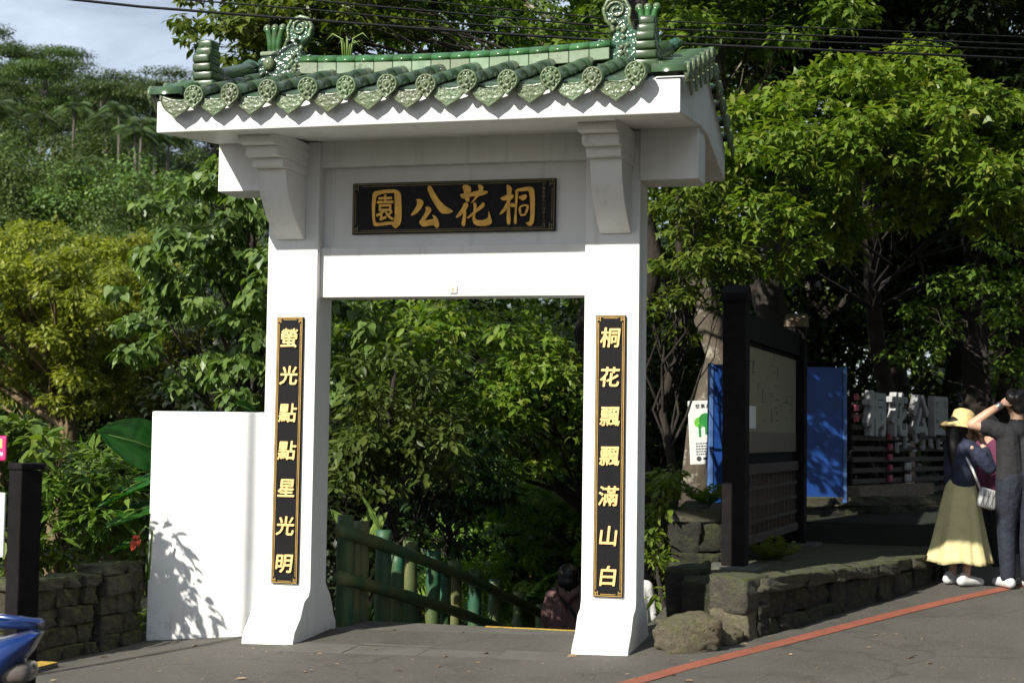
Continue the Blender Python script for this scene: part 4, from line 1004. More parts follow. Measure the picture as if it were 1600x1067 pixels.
link('crown', leaf_mesh('crown', np.array(vv_), np.array(aa_), np.array(nn_), np.array(ss_), (T_LANCE[0]*np.array([1, .6, 1]), T_LANCE[1])), 'leaf_palm', pm)
def scatter(p, lst, label, group, s0=.85, s1=1.2):
    for k, (u, d) in enumerate(sorted(lst)):
        o = p if p.name not in used else copy_tree(p); used.add(p.name)
        o.location = gnd(u, d, -.2); o.rotation_euler = (0, 0, g2.uniform(0, 6.28)); s = g2.uniform(s0, s1); o.scale = (s, s, s*g2.uniform(.92, 1.08))
        tag(o, label % ORD[k], label.split(' on ')[0].split()[-1] if False else 'palm' if 'palm' in label else 'tree', group)
scatter(h1, [(-60, 84), (-10, 80), (35, 86), (80, 80), (125, 84), (165, 79), (205, 82), (240, 80), (285, 82), (330, 80), (380, 82), (430, 80), (150, 72), (60, 73)], 'flat crowned tree on the hilltop skyline, %s from the left', 'hilltop skyline trees', .66, .90)
scatter(h3, [(-70, 66), (0, 69), (55, 63), (110, 68), (170, 64), (220, 70), (270, 64), (330, 68), (390, 65), (440, 62), (500, 66)], 'dark dense tree on the upper hillside below the skyline, %s from the left', 'upper hillside trees', .62, .82)
scatter(h2, [(-60, 50), (5, 51), (60, 49), (115, 50), (175, 49), (-20, 45), (50, 43), (120, 45), (190, 44), (240, 49), (300, 46), (360, 49), (420, 45), (480, 49)], 'round green tree on the lower hillside, %s from the left', 'lower hillside trees', .68, .9)
scatter(h3, [(-40, 38), (40, 39), (150, 40), (230, 38), (310, 40), (390, 38), (470, 40)], 'round dark tree at the foot of the hillside, %s from the left', 'trees at the foot of the hill', .75, 1.0)
scatter(pm, [(-20, 58), (6, 61), (22, 55), (48, 63), (92, 57), (101, 62), (128, 55), (141, 60), (149, 64), (164, 57), (171, 61), (182, 54), (187, 63), (199, 56), (206, 60), (221, 65), (229, 57), (249, 61), (258, 55), (278, 62)], 'slender palm in the stand on the hillside, %s from the left', 'palms on the hillside', .6, 1.1)

# ------------------------------------------------------------------ green bamboo-look fence down the steps
fence = empty('bamboo_fence', (.40, .75, 0)); tag(fence, 'green painted concrete fence shaped like bamboo, running down beside the steps', 'fence')
FO = fence.location.copy()
def rail_z(y, lo): return (.80 if not lo else .42)-.178*(y-.72)-.004*(y-.72)**2
def bamboo_post(x, y, z0, z1, r_, name='post'):
    m = MB(); n = max(2, int((z1-z0)/.30)); pts = []; rad = []
    for k in range(n*4+1):
        t = k/(n*4); pts.append((x-FO.x+random.uniform(-.003, .003), y-FO.y, z0+(z1-z0)*t)); rad.append(r_*(1.0+.09*(1 if k % 4 == 0 and 0 < k < n*4 else 0)))
    m.tube(pts, rad, 14)
    o = m.build(name, 'bamboo_paint', fence, True)
    return o
py = [.80, 1.17, 1.75, 2.50, 3.22, 3.96, 4.7, 5.5, 6.6, 7.7]
for k, y in enumerate(py):
    g0 = .03-.38*max(0, y-.75)
    bamboo_post(.40, y, g0-.15, rail_z(y, False)+.14, .070)
    if k in (0, 2, 4):
        ym = (y+py[k+1])/2; bamboo_post(.405, ym, .03-.38*max(0, ym-.75)-.15, rail_z(ym, True)+.10 if k % 2 else rail_z(ym, False)-.02, .062, 'baluster')
for lo in (False, True):
    pts = [(.40-FO.x+.085, y-FO.y, rail_z(y, lo)-.02) for y in np.linspace(.45, 7.9, 26)]
    rad = [.053*(1.08 if k % 3 == 0 else 1) for k in range(26)]
    MB().tube(pts, rad, 12).build('rail', 'bamboo_paint', fence, True)

# ------------------------------------------------------------------ stone work
def stone_mesh(sx, sy, sz, rough=.10, n=4, rnd=.35, seed=0):
    g = np.random.default_rng(seed); bm = bmesh.new(); bmesh.ops.create_cube(bm, size=2)
    bmesh.ops.subdivide_edges(bm, edges=bm.edges, cuts=n, use_grid_fill=True)
    ph = g.uniform(0, 6.3, (6, 3)); fr = g.uniform(1.2, 3.2, (6, 3))
    for v in bm.verts:
        c = np.array(v.co); s = c/np.linalg.norm(c)*1.15; c = c*(1-rnd)+s*rnd
        d = sum(math.sin(float(fr[k]@c)+ph[k, 0]) for k in range(6))/6+.45*sum(math.sin(float(fr[k]@c)*3.1+ph[k, 1]) for k in range(6))/6
        c = c*(1+rough*d*1.7)+g.normal(0, rough*.16, 3)
        v.co = (c[0]*sx/2, c[1]*sy/2, c[2]*sz/2)
    me = bpy.data.meshes.new('stone'); bm.to_mesh(me); bm.free()
    for p in me.polygons: p.use_smooth = True
    return me
SEED = [100]
def wall_face(parent, a, b_, z0, z1, course, length, thick, mat, capmat=None, cap=.09, off=Vector((0, 0, 0)), n=3):
    """courses of separate stones along the line a-b; a, b are (x, y); the face is on the right-hand side"""
    a, b_ = Vector((a[0], a[1], 0)), Vector((b_[0], b_[1], 0)); d = (b_-a); L = d.length; d.normalize(); nrm = Vector((d.y, -d.x, 0)); rz = math.atan2(d.y, d.x)
    za = z0 if callable(z0) else (lambda t: z0)
    nz_ = max(1, round((z1-za(.5)-cap)/course))
    for c in range(nz_+1):
        t = 0; first = True
        while t < L-.03:
            iscap = c == nz_
            l_ = min(L-t, length*random.uniform(.5, 1.6)*(1.25 if iscap else 1)); l_ = L-t if L-t-l_ < length*.35 else l_
            zb = za((t+l_/2)/L); hh = (z1-cap-zb)/nz_
            zc, hz = (z1-cap/2, cap) if iscap else (zb+hh*(c+.5), hh)
            SEED[0] += 1
            me = stone_mesh(l_*.985, thick*random.uniform(.95, 1.08)*(1.12 if iscap else 1), hz*random.uniform(.93, 1.02), .11, n+3, .09, SEED[0])
            p = a+d*(t+l_/2)-nrm*(thick/2+random.uniform(-.025, .03))
            o = link('stone', me, (capmat or mat) if iscap else mat, parent, (p.x-off.x, p.y-off.y, zc-off.z)); o.rotation_euler = (random.uniform(-.02, .02), random.uniform(-.02, .02), rz+random.uniform(-.03, .03))
            t += l_
# left dry stone wall
lw = empty('stone_wall', (-1.15, -.6, -.15)); tag(lw, 'mossy dry stone wall left of the white wing wall', 'wall')
lo = lw.location.copy()
MB().prism([(-1.26-lo.x-.10, -1.22-lo.y), (-1.04-lo.x-.10, -.02-lo.y), (-1.5-lo.x, .0-lo.y), (-1.9-lo.x, -1.2-lo.y)], 'z', -.2, .58).build('wall_core', 'soil', lw)
wall_face(lw, (-1.25, -1.24), (-1.13, -.52), lambda t: -.16, .50, .155, .24, .22, 'wall_stone', 'mossy_stone', .085, lo, 4)
wall_face(lw, (-1.08, -.50), (-1.02, .02), lambda t: -.14, .56, .17, .24, .22, 'wall_stone', 'mossy_stone', .085, lo, 4)
wall_face(lw, (-1.75, -1.18), (-1.27, -1.26), lambda t: -.16, .50, .155, .24, .22, 'wall_stone', 'mossy_stone', .085, lo, 4)

# right: low terrace with big lit end stones
lt = empty('stone_terrace', (3.8, .7, 0)); tag(lt, 'low mossy stone terrace along the road under the information board', 'wall')
to = lt.location.copy()
TF = [(3.82, .60), (4.31, 1.66), (4.80, 2.62), (5.18, 3.80), (5.62, 6.0), (6.2, 8.6)]
MB().prism([(x-to.x, y-to.y) for x, y in ((3.74, .72), (4.20, 1.70), (4.68, 2.66), (5.05, 3.84), (5.5, 6.0), (6.05, 8.4), (5.2, 8.0), (3.5, 6.1), (3.22, 2.8), (2.95, 2.6), (3.28, 1.1), (3.55, .86))], 'z', -.1, .50).build('terrace_fill', 'mossy_stone', lt)
for k, (z0, z1, zt) in enumerate(((.02, .12, .555), (.12, .19, .56), (.19, .28, .57), (.28, .42, .58), (.42, .62, .72))):
    wall_face(lt, TF[k], TF[k+1], lambda t, z0=z0, z1=z1: z0+(z1-z0)*t, zt, .23, .42, .24, 'dark_stone', 'mossy_stone', .11, to, 4)
for (x, y, z, sx, sy, sz, rz, m_) in ((3.665, .665, .435, .33, .34, .27, -.45, 'mossy_stone'), (3.655, .68, .19, .34, .32, .26, -.4, 'boulder_stone'), (3.36, .98, .24, .34, .36, .52, .1, 'dark_stone'), (3.16, 1.45, .30, .34, .5, .55, .1, 'dark_stone')):
    SEED[0] += 1; o = link('stone', stone_mesh(sx, sy, sz, .07, 8, .07, SEED[0]), m_, lt, (x-to.x, y-to.y, z-to.z)); o.rotation_euler = (.03, .02, rz)
# upper terrace wall
ut = empty('upper_stone_wall', (2.95, 2.5, 0)); tag(ut, 'dark upper stone wall in shade behind the information board', 'wall')
uo = ut.location.copy()
UW = [(2.88, 2.42), (3.30, 2.56), (3.52, 6.0), (5.6, 8.0), (7.2, 11.0)]
MB().prism([(x-uo.x, y-uo.y) for x, y in ((2.94, 2.6), (3.20, 2.66), (3.40, 6.1), (5.5, 8.2), (7.1, 11.1), (2.5, 11.1), (2.45, 6.0), (2.8, 2.8))], 'z', -1.0, .90).build('terrace_fill', 'soil', ut)
for k in range(4):
    wall_face(ut, UW[k], UW[k+1], lambda t: .05 if k < 2 else .35, .96, .26, .46, .22, 'dark_stone', 'mossy_stone', .10, uo, 3)
wall_face(ut, (2.72, 4.4), (2.88, 2.46), lambda t: .0, .97, .26, .46, .22, 'dark_stone', 'mossy_stone', .10, uo, 3)
# boulder beside the pillar
b_o = link('boulder', stone_mesh(.42, .36, .26, .15, 12, .40, 5), 'boulder_stone', None, (3.36, .02, .17)); b_o.rotation_euler = (.1, -.16, .45)
tag(b_o, 'rough tan boulder lying beside the foot of the right pillar', 'boulder')
b_o = link('boulder', stone_mesh(.22, .20, .16, .22, 6, .8, 9), 'boulder_stone', None, (3.60, .34, .12)); b_o.rotation_euler = (.2, .1, 1.0)
tag(b_o, 'small dark stone between the boulder and the terrace end', 'boulder')
# yellow kerb piece at the lower left
kb = MB().box((-1.15, -1.95, -.20), (-1.00, -1.25, -.075)).build('kerb_stone', 'cast_concrete', bevel=.015); tag(kb, 'short kerb with worn yellow top below the left stone wall', 'kerb')
MB().box((-1.145, -1.94, -.0745), (-1.005, -1.26, -.069)).build('kerb_paint', 'yellow_paint', kb)

# ------------------------------------------------------------------ information board on the terrace
ib = empty('information_board', (3.58, 3.7, .45)); tag(ib, 'dark timber information board with a pale park map, standing on the terrace', 'notice board')
ax = Vector((3.72-3.46, 5.36-2.14, 0)); L = ax.length; ax.normalize(); rzb = math.atan2(ax.y, ax.x); ib.location = (3.46, 2.14, .50); ib.rotation_euler = (0, 0, rzb)
def cap_post(x):
    m = MB().box((x-.10, -.10, -.02), (x+.10, .10, 2.30)); o = m.build('post', 'dark_timber', ib, bevel=.008)
    MB().prism([(x-.115, 2.29), (x+.115, 2.29), (x+.115, 2.36), (x, 2.44), (x-.115, 2.36)], 'y', -.115, .115).build('post_cap', 'old_or_sunlit_timber' if x > 1 else 'dark_timber', o, bevel=.01)  # right cap gets paler timber: the sunlight on it is put into its colour
    MB().box((x-.27, -.25, -.22), (x+.27, .25, .02)).build('footing', 'cast_concrete', o, bevel=.02)
cap_post(0); cap_post(L)
MB().box((.10, -.05, 1.98), (L-.10, .07, 2.22)).build('header_beam', 'dark_timber', ib, bevel=.008)
MB().box((.10, -.045, .78), (L-.10, .065, .88)).build('sill_beam', 'brown_timber', ib, bevel=.008)
MB().box((.10, -.045, .16), (L-.10, .065, .24)).build('bottom_beam', 'brown_timber', ib, bevel=.008)
MB().box((.12, .0, .88), (L-.12, .05, 1.98)).build('back_panel', 'dark_timber', ib)
mpn = MB().box((.22, -.03, .98), (L-.22, -.002, 1.93)).build('map_sheet', 'map_paper', ib)
tag(mpn, 'pale yellow-green park map behind the frame')
MB().box((.222, -.0335, .982), (L-.222, -.0308, 1.17)).build('map_footer', 'map_band', mpn)
for k in range(34):
    x, z = random.uniform(.35, L-.45), random.uniform(1.25, 1.85); l_ = random.uniform(.05, .28)
    if k % 3: MB().box((x, -.0335, z), (x+l_, -.0308, z+.008)).build('map_line', 'map_ink', mpn)
    else: MB().box((x, -.0337, z), (x+.012, -.0308, z+l_*.5)).build('map_line', 'map_ink', mpn)
MB().box((.32, -.034, 1.20), (.75, -.0312, 1.40)).build('map_inset', 'white_sign', mpn)
for k in range(14):
    x = .18+(L-.36)*k/13; MB().box((x-.016, -.02, .24), (x+.016, .015, .78)).build('lattice_bar', 'brown_timber', ib)
for z in (.36, .51, .66): MB().box((.12, -.032, z-.016), (L-.12, -.022, z+.016)).build('lattice_bar', 'brown_timber', ib)

# blue hoarding panel behind it
b0_, b1_ = at(1109, 775, 17.2), at(1321, 775, 17.6); bp = empty('blue_board', (b0_.x, b0_.y, .90)); dv = Vector((b1_.x-b0_.x, b1_.y-b0_.y, 0)); bp.rotation_euler = (0, 0, math.atan2(dv.y, dv.x)); LB = dv.length
tag(bp, 'large plain blue panel board standing behind the information board', 'board')
MB().box((0, 0, 0), (LB, .05, 1.52)).build('panel', 'blue_panel', bp, bevel=.004)
for a, b_ in (((-.012, -.012, 0), (.03, .062, 1.53)), ((LB-.03, -.012, 0), (LB+.012, .062, 1.53))): MB().box(a, b_).build('edge_trim', 'blue_edge', bp, bevel=.003)
for x in (.25, LB-.25): MB().box((x-.03, .05, -.1), (x+.03, .11, 1.4)).build('support_post', 'dark_timber', bp)

# white tree sign
sg = empty('tree_sign', tuple(at(1079, 726, 17.7))); sd = (RT*1.0+FW*.10); sg.rotation_euler = (0, -.05, math.atan2(sd.y, sd.x)); tag(sg, 'white sign with green tree emblem in front of the pale trunk', 'sign')
MB().box((0, 0, 0), (.44, .02, .72)).build('plate', 'white_sign', sg, bevel=.006)
MB().box((.19, .02, -.35), (.25, .06, .70)).build('sign_post', 'steel', sg)
for k, (x, z, r_, m_) in enumerate(((.12, .475, .06, 'sign_green'), (.195, .50, .08, 'sign_green_dark'), (.27, .475, .06, 'sign_green'))):
    MB().lathe([(r_*.98, -.003-.001*k), (r_, 0)], (0, 0, 0), 20, 'y').build('emblem_crown', m_, sg).location = (x, -.001, z)
    MB().box((x-.012, -.006-.001*k, z-.16), (x+.012, -.001, z-.02)).build('emblem_trunk', 'sign_green_dark', sg)
glyphs([(c, .105+.062*k, .66, .05) for k, c in enumerate('空氣品質淨')], sg, -.002, 'sign_ink', 1, .02, .001)
for r_ in range(5):
    x = .07
    while x < .38:
        w_ = random.uniform(.012, .03); MB().box((x, -.002, .23-.03*r_), (x+w_, -.0002, .243-.03*r_)).build('small_print', 'sign_ink', sg); x += w_+.008
MB().lathe([(.028, -.002), (.028, 0)], (0, 0, 0), 14, 'y').build('round_mark', 'sign_ink', sg).location = (.10, -.0005, .065)
MB().box((.15, -.002, .05), (.33, -.0002, .08)).build('small_print', 'sign_ink', sg)

# wooden rack with white letters
A0, B0 = at(1333, 776, 18.6), at(1482, 772, 21.2); dv = B0-A0; LL = Vector((dv.x, dv.y, 0)).length
rk = empty('letter_rack', (A0.x, A0.y, .90)); rk.rotation_euler = (0, 0, math.atan2(dv.y, dv.x)); tag(rk, 'wooden slat rack carrying large white characters behind the woman', 'sign')
for k in range(9): MB().box((0, 0, .05+k*.13), (LL, .03, .11+k*.13)).build('slat', 'brown_timber', rk, bevel=.004)
for x in (.05, LL*.33, LL*.66, LL-.05): MB().box((x-.04, .03, 0), (x+.04, .10, 1.22)).build('post', 'dark_timber', rk)
MB().box((-.05, -.10, -.02), (LL*.75, .12, .16)).build('planter_board', 'old_or_sunlit_timber', rk, bevel=.01)
glyphs([(c, LL*(.16+.225*k), 1.03, .56) for k, c in enumerate('桐花公園')], rk, -.05, 'letter_white', 1.0, .035, .045)
for k in range(6):
    for j in range(4):
        x = LL*(.40+.09*k)+random.uniform(-.05, .05); z = .52+random.uniform(0, .2); l_ = random.uniform(.05, .12)
        (MB().box((x, -.05, z), (x+l_, -.015, z+.03)) if j % 2 else MB().box((x, -.053, z-.02), (x+.03, -.016, z+l_))).build('small_letter', 'letter_white', rk)
for x, n_, z0 in ((.04, 3, .92), (LL*.34, 5, .20)):
    for k in range(n_): MB().box((x-.045, -.04, z0+k*.13), (x+.045, -.005, z0+.075+k*.13)).build('red_block', 'red_block', rk, bevel=.004)
for x, z in ((LL*.52, .33), (LL*.52, .18)): MB().box((x-.09, -.05, z), (x+.09, -.01, z+.10)).build('white_block', 'letter_white', rk, bevel=.02)

# dark post with signs at the left edge
dp = empty('sign_post', tuple(at(30, 1060, 7.5))); dp.rotation_euler = (0, 0, R(-28)); do = dp.location.copy()
tag(dp, 'dark timber notice post with pink and white signs at the left edge', 'sign post')
zt = at(30, 735, 7.5).z-do.z
MB().box((-.058, -.058, -.6), (.058, .058, zt)).build('post', 'dark_timber', dp, bevel=.006)
MB().box((-.064, -.064, zt+.004), (.064, .064, zt+.036)).build('post_cap', 'dark_timber', dp, bevel=.006)
pk = MB().box((-.45, -.085, zt+.045), (-.055, -.07, zt+.165)).build('pink_sign', 'pink_sign', dp, bevel=.01)
MB().box((-.30, -.088, zt+.07), (-.07, -.0855, zt+.085)).build('sign_bar', 'white_sign', pk); MB().box((-.10, -.088, zt+.105), (-.075, -.0855, zt+.15)).build('sign_mark', 'gold_bright', pk)
MB().box((-.50, -.07, zt-.42), (-.075, -.055, zt-.11)).build('white_sign', 'white_sign', dp, bevel=.006)

# overhead cables
for k, (pts, r_, lab) in enumerate((([(60, -6), (220, 11), (435, 28), (700, 48), (950, 64), (1180, 74)], .011, 'thick black overhead cable, lowest of those crossing above the roof'),
                               ([(250, -3), (480, 15), (700, 36), (950, 53), (1180, 62)], .007, 'thin overhead cable, second lowest above the roof'),
                               ([(440, -4), (560, 8), (700, 20), (950, 42), (1180, 52)], .008, 'overhead cable crossing the dark leaves, third from below'),
                               ([(560, -6), (700, 6), (950, 30), (1180, 40)], .006, 'thin topmost overhead cable above the gate roof'))):
    d = 12.6+.25*k; P = [at(u, v, d+(u-600)*.0012) for u, v in pts]
    P = [P[0]*1+(P[0]-P[1])*6]+P+[P[-1]+(P[-1]-P[-2])*3]
    o0 = P[0].copy(); tag(MB().tube([p-o0 for p in P], r_, 6).build('overhead_cable', 'cable_black', None, True, loc=o0), lab, 'cable', 'overhead cables')

up = empty('utility_pole', (-4.45, -8.6, -.3)); tag(up, 'slim utility pole beyond the left edge whose shadow crosses the wing wall', 'pole')
MB().tube([(0, 0, 0), (0, 0, 9.0)], [.06, .034], 10).build('pole', 'cast_concrete', up, True)

# ------------------------------------------------------------------ scooter at the lower left
sc_ = empty('motor_scooter', tuple(at(-40, 1060, 6.3))); sc_.location.z = float(h_road(sc_.location.x, sc_.location.y)); so = sc_.location.copy()
tag(sc_, 'blue motor scooter, only its tail showing at the lower left corner', 'scooter')
tl_ = at(54, 992, 6.2)-so; zt = tl_.z; xr = Vector((RT.x, RT.y, 0)).normalized(); sc_.rotation_euler = (0, 0, math.atan2(xr.y, xr.x)); dxt = tl_.dot(xr)
m = MB(); v = []; secs = [(-1.25, .16, .45, .62), (-.8, .15, .40, .66), (-.42, .15, .42, .74), (-.15, .13, .58, zt-.02), (-.04, .09, .72, zt+.01), (dxt*.0+.0, .04, .80, zt)]
ns = 12
for x, w_, z0, z1 in secs:
    for k in range(ns):
        a = 2*math.pi*k/ns; v.append((dxt+x, w_*math.cos(a)*(1 if abs(math.cos(a)) < .95 else .98), (z0+z1)/2+(z1-z0)/2*math.sin(a)))
f = [(i_*ns+k, i_*ns+(k+1) % ns, (i_+1)*ns+(k+1) % ns, (i_+1)*ns+k) for i_ in range(len(secs)-1) for k in range(ns)]+[tuple(range(ns-1, -1, -1)), tuple((len(secs)-1)*ns+k for k in range(ns))]
m.add(v, f).build('body', 'scooter_blue', sc_, True)
MB().box((dxt-.85, -.13, zt-.10), (dxt-.22, .13, zt+.02)).build('seat', 'seat_black', sc_, True, .05)
MB().tube([(dxt-.5, -.10, zt+.01), (dxt-.2, -.11, zt+.04), (dxt-.02, -.05, zt+.03), (dxt-.02, .05, zt+.03), (dxt-.2, .11, zt+.04), (dxt-.5, .10, zt+.01)], .016, 8).build('grab_rail', 'scooter_blue', sc_, True)
MB().box((dxt-.16, -.085, zt-.20), (dxt-.03, .085, zt-.12)).build('tail_lamp', 'lamp_lens', sc_, True, .03)
MB().ball((dxt-.12, -.085, zt-.24), (.045, .02, .025), 6, 10).build('indicator', 'lamp_lens', sc_, True)
MB().box((dxt-.13, -.07, zt-.46), (dxt-.09, .07, zt-.26)).build('mudguard', 'rubber', sc_, True, .01)
for x in (-.32, -1.6):
    MB().lathe([(.16, -.05), (.24, -.045), (.255, 0), (.24, .045), (.16, .05)], (0, 0, 0), 24, 'y').build('wheel', 'rubber', sc_, True).location = (dxt+x, 0, .255)
MB().box((dxt-1.3, -.14, .26), (dxt-.5, .14, .42)).build('footboard', 'scooter_grey', sc_, True, .04)
MB().tube([(dxt-1.6, 0, .3), (dxt-1.42, 0, .75), (dxt-1.36, 0, 1.02)], [.06, .09, .07], 10).build('front_column', 'scooter_blue', sc_, True)
MB().tube([(dxt-1.34, -.33, 1.05), (dxt-1.38, 0, 1.03), (dxt-1.34, .33, 1.05)], .018, 8).build('handlebar', 'rubber', sc_, True)

# ------------------------------------------------------------------ people
def figure(parts, voxel, sm=3):
    m = MB()
    for p in parts:
        if p[0] == 'b': m.ball(p[1], p[2], 9, 14)
        else:
            _, pts, rad = p; m.tube(pts, rad, 12); m.ball(pts[0], rad[0] if hasattr(rad, '__len__') else rad, 8, 12); m.ball(pts[-1], rad[-1] if hasattr(rad, '__len__') else rad, 8, 12)
    tmp = bpy.data.objects.new('tmp', m.mesh('tmp')); COL.objects.link(tmp)
    r_ = tmp.modifiers.new('r', 'REMESH'); r_.mode = 'VOXEL'; r_.voxel_size = voxel; r_.use_smooth_shade = True
    s_ = tmp.modifiers.new('s', 'SMOOTH'); s_.factor = .5; s_.iterations = sm
    dg = bpy.context.evaluated_depsgraph_get(); me = bpy.data.meshes.new_from_object(tmp.evaluated_get(dg)); bpy.data.objects.remove(tmp)
    for p in me.polygons: p.use_smooth = True
    return me
def hand(w_, d, n_, curl=.5, s=1):
    """palm at wrist w_, pointing along d, palm facing n_: palm, four unequal bent fingers and a thumb from the side"""
    w_, d, n_ = Vector(w_), Vector(d).normalized(), Vector(n_).normalized(); n_ = (n_-d*n_.dot(d)).normalized(); b = d.cross(n_)
    out_ = [('t', [w_, w_+d*.045], [.021, .024])]
    for k, (o, l_) in enumerate(((-.030, .068), (-.010, .078), (.010, .074), (.029, .058))):
        a = w_+d*.045+b*o; k1 = a+d*.038; k2 = k1+(d*(1-curl*.5)+n_*curl).normalized()*l_*.5; k3 = k2+(d*(1-curl)+n_*curl*1.3).normalized()*l_*.5
        out_.append(('t', [w_+d*.01+b*o*.5, a, k1], [.013, .013, .011])); out_.append(('t', [k1, k2, k3], [.0105, .0095, .008]))
    t0 = w_+d*.022-b*.028; t1 = t0+(d*.6-b*.8+n_*.3)*.034; out_.append(('t', [w_+d*.01-b*.01, t0, t1, t1+(d-b*.1+n_*.5)*.03], [.014, .013, .011, .009]))
    return out_
def head(c, f=1, side=Vector((1, 0, 0)), r_=.092):
    c = Vector(c); s = Vector(side).normalized(); l_ = Vector((-s.y, s.x, 0))
    return [('b', c+Vector((0, 0, .02)), (r_, r_*.92, r_*1.15)), ('b', c+s*.03-Vector((0, 0, .055)), (.058, .052, .062)),
            ('b', c+s*(r_+.008)-Vector((0, 0, .012)), (.016, .012, .022)), ('b', c+s*(r_-.012)-Vector((0, 0, .055)), (.012, .024, .010)),
            ('b', c+l_*.085, (.018, .012, .030)), ('b', c-l_*.085, (.018, .012, .030)), ('b', c+s*(r_-.006)+Vector((0, 0, .016)), (.012, .055, .012))]
def person(loc, facing, label, skin, clothes, voxel=.0085):
    o = empty('person', loc, math.atan2(facing.y, facing.x)); tag(o, label, 'person')
    link('body', figure(skin, voxel), 'skin', o)
    for nm, mat, parts, vx in clothes:
        link(nm, figure(parts, vx) if isinstance(parts, list) else parts, mat, o)
    return o
# woman with straw hat: faces to the right, hand raised to her face, long skirt
wl = at(1500, 905, 14.2); wl.z = float(h_road(wl.x, wl.y))+.004
skin = head((.045, 0, 1.42), side=(1, 0, 0))+[('t', [(.0, 0, 1.25), (.02, 0, 1.37)], [.055, .048]),
   ('t', [(0, 0, .85), (0, 0, 1.0), (.0, 0, 1.2)], [.08, .06, .06]), ('t', [(0, .06, .74), (.01, .085, .45), (-.02, .09, .09)], [.07, .052, .036]), ('t', [(0, -.06, .74), (.04, -.085, .45), (.0, -.09, .09)], [.07, .052, .036]),
   ('t', [(-.02, .09, .06), (.12, .09, .03)], [.035, .028]), ('t', [(.0, -.09, .06), (.14, -.09, .03)], [.035, .028]),
   ('t', [(0, -.16, 1.24), (.17, -.20, 1.07), (.175, -.20, 1.075)], [.05, .042, .040]), ('t', [(.17, -.20, 1.07), (.17, -.10, 1.30)], [.038, .026]),
   ('t', [(0, .16, 1.24), (.16, .17, 1.09)], [.05, .042]), ('t', [(.16, .17, 1.09), (.19, .06, 1.28)], [.038, .026])]
skin += hand((.17, -.10, 1.30), (.0, .35, .9), (-.9, .2, 0), .45)+hand((.19, .06, 1.28), (-.1, -.2, 1), (-.9, 0, 0), .6)
m = MB(); v = []; ns = 72; prof = [(.115, .985), (.125, .96), (.155, .86), (.19, .72), (.225, .55), (.26, .38), (.295, .24), (.305, .205), (.29, .205), (.20, .5), (.11, .95)]
for r_, z in prof:
    fold = max(0, (.96-z)/.76)
    for k in range(ns):
        a = 2*math.pi*k/ns; q = r_*(1+fold*(.075*math.sin(7*a+1.9*math.sin(2*a+1))+.05*math.sin(13*a+2.2*math.sin(3*a))+.03*math.sin(23*a+1.4*math.sin(4*a))))
        v.append((q*math.cos(a)*.88+.01-.03*fold, q*math.sin(a), z+.012*fold*math.sin(5*a)))
m.add(v, [(i_*ns+k, i_*ns+(k+1) % ns, (i_+1)*ns+(k+1) % ns, (i_+1)*ns+k) for i_ in range(len(prof)-1) for k in range(ns)])
skirt = m.mesh('skirt', True)
hat = MB(); v = []; ns = 40; prof = [(.001, .125), (.055, .120), (.092, .095), (.104, .04), (.112, -.012), (.150, -.038), (.195, -.078), (.196, -.084), (.148, -.046), (.108, -.018), (.098, .04), (.05, .112), (.001, .118)]
for r_, z in prof:
    for k in range(ns):
        a = 2*math.pi*k/ns; v.append((r_*math.cos(a)*1.03, r_*math.sin(a), z+(.012*math.sin(3*a+1) if r_ > .14 else 0)))
hat.add(v, [(i_*ns+k, i_*ns+(k+1) % ns, (i_+1)*ns+(k+1) % ns, (i_+1)*ns+k) for i_ in range(len(prof)-1) for k in range(ns)])
hat_me = hat.mesh('hat', True)
rotm = Matrix.Translation((.03, 0, 1.475))@Matrix.Rotation(R(16), 4, 'Y'); hat_me.transform(rotm)
wf = (RT*.93+FW*.35)
wo = person(tuple(wl), wf, 'woman in straw bucket hat, navy top and long yellow skirt by the road', skin, [
  ('hair', 'hair', [('b', (-.005, 0, 1.44), (.100, .098, .112)), ('t', [(-.05, 0, 1.44), (-.085, -.02, 1.33), (-.095, -.03, 1.20), (-.09, -.03, 1.10)], [.085, .07, .055, .03])], .010),
  ('sweater', 'navy_knit', [('t', [(0, .05, .95), (0, .055, 1.1), (0, .06, 1.22)], [.115, .112, .10]), ('t', [(0, -.05, .95), (0, -.055, 1.1), (0, -.06, 1.22)], [.115, .112, .10]), ('t', [(0, 0, 1.26), (.012, 0, 1.315)], [.085, .062]),
      ('t', [(0, -.13, 1.245), (.09, -.19, 1.155), (.17, -.205, 1.065)], [.075, .072, .062]), ('t', [(.17, -.205, 1.065), (.172, -.145, 1.21)], [.060, .048]), ('t', [(0, .13, 1.245), (.09, .175, 1.16), (.16, .175, 1.085)], [.075, .07, .06]), ('t', [(.16, .175, 1.085), (.18, .10, 1.22)], [.058, .046])], .012),
  ('skirt', 'yellow_cloth', skirt, 0), ('hat', 'straw_hat', hat_me, 0),
  ('shoe', 'shoe_white', [('t', [(-.05, -.09, .045), (.06, -.09, .045), (.155, -.09, .032)], [.046, .046, .036]), ('b', (-.03, -.09, .075), (.05, .042, .05))], .009),
  ('shoe', 'shoe_white', [('t', [(-.07, .09, .045), (.04, .09, .045), (.135, .09, .032)], [.046, .046, .036]), ('b', (-.05, .09, .075), (.05, .042, .05))], .009)], .008)
bag = empty('shoulder_bag', (0, 0, 0)); bag.location = Vector(wl)+Vector((wf.x, wf.y, 0)).normalized()*.13+Vector((wf.y, -wf.x, 0)).normalized()*.20+Vector((0, 0, .72)); bag.rotation_euler = (0, .25, math.atan2(wf.y, wf.x))
tag(bag, 'white quilted shoulder bag with long strap on the woman in yellow skirt', 'bag')
bq = MB().box((-.09, -.03, -.02), (.09, .03, .16), 0).build('pouch', 'bag_white', bag, True, .02)
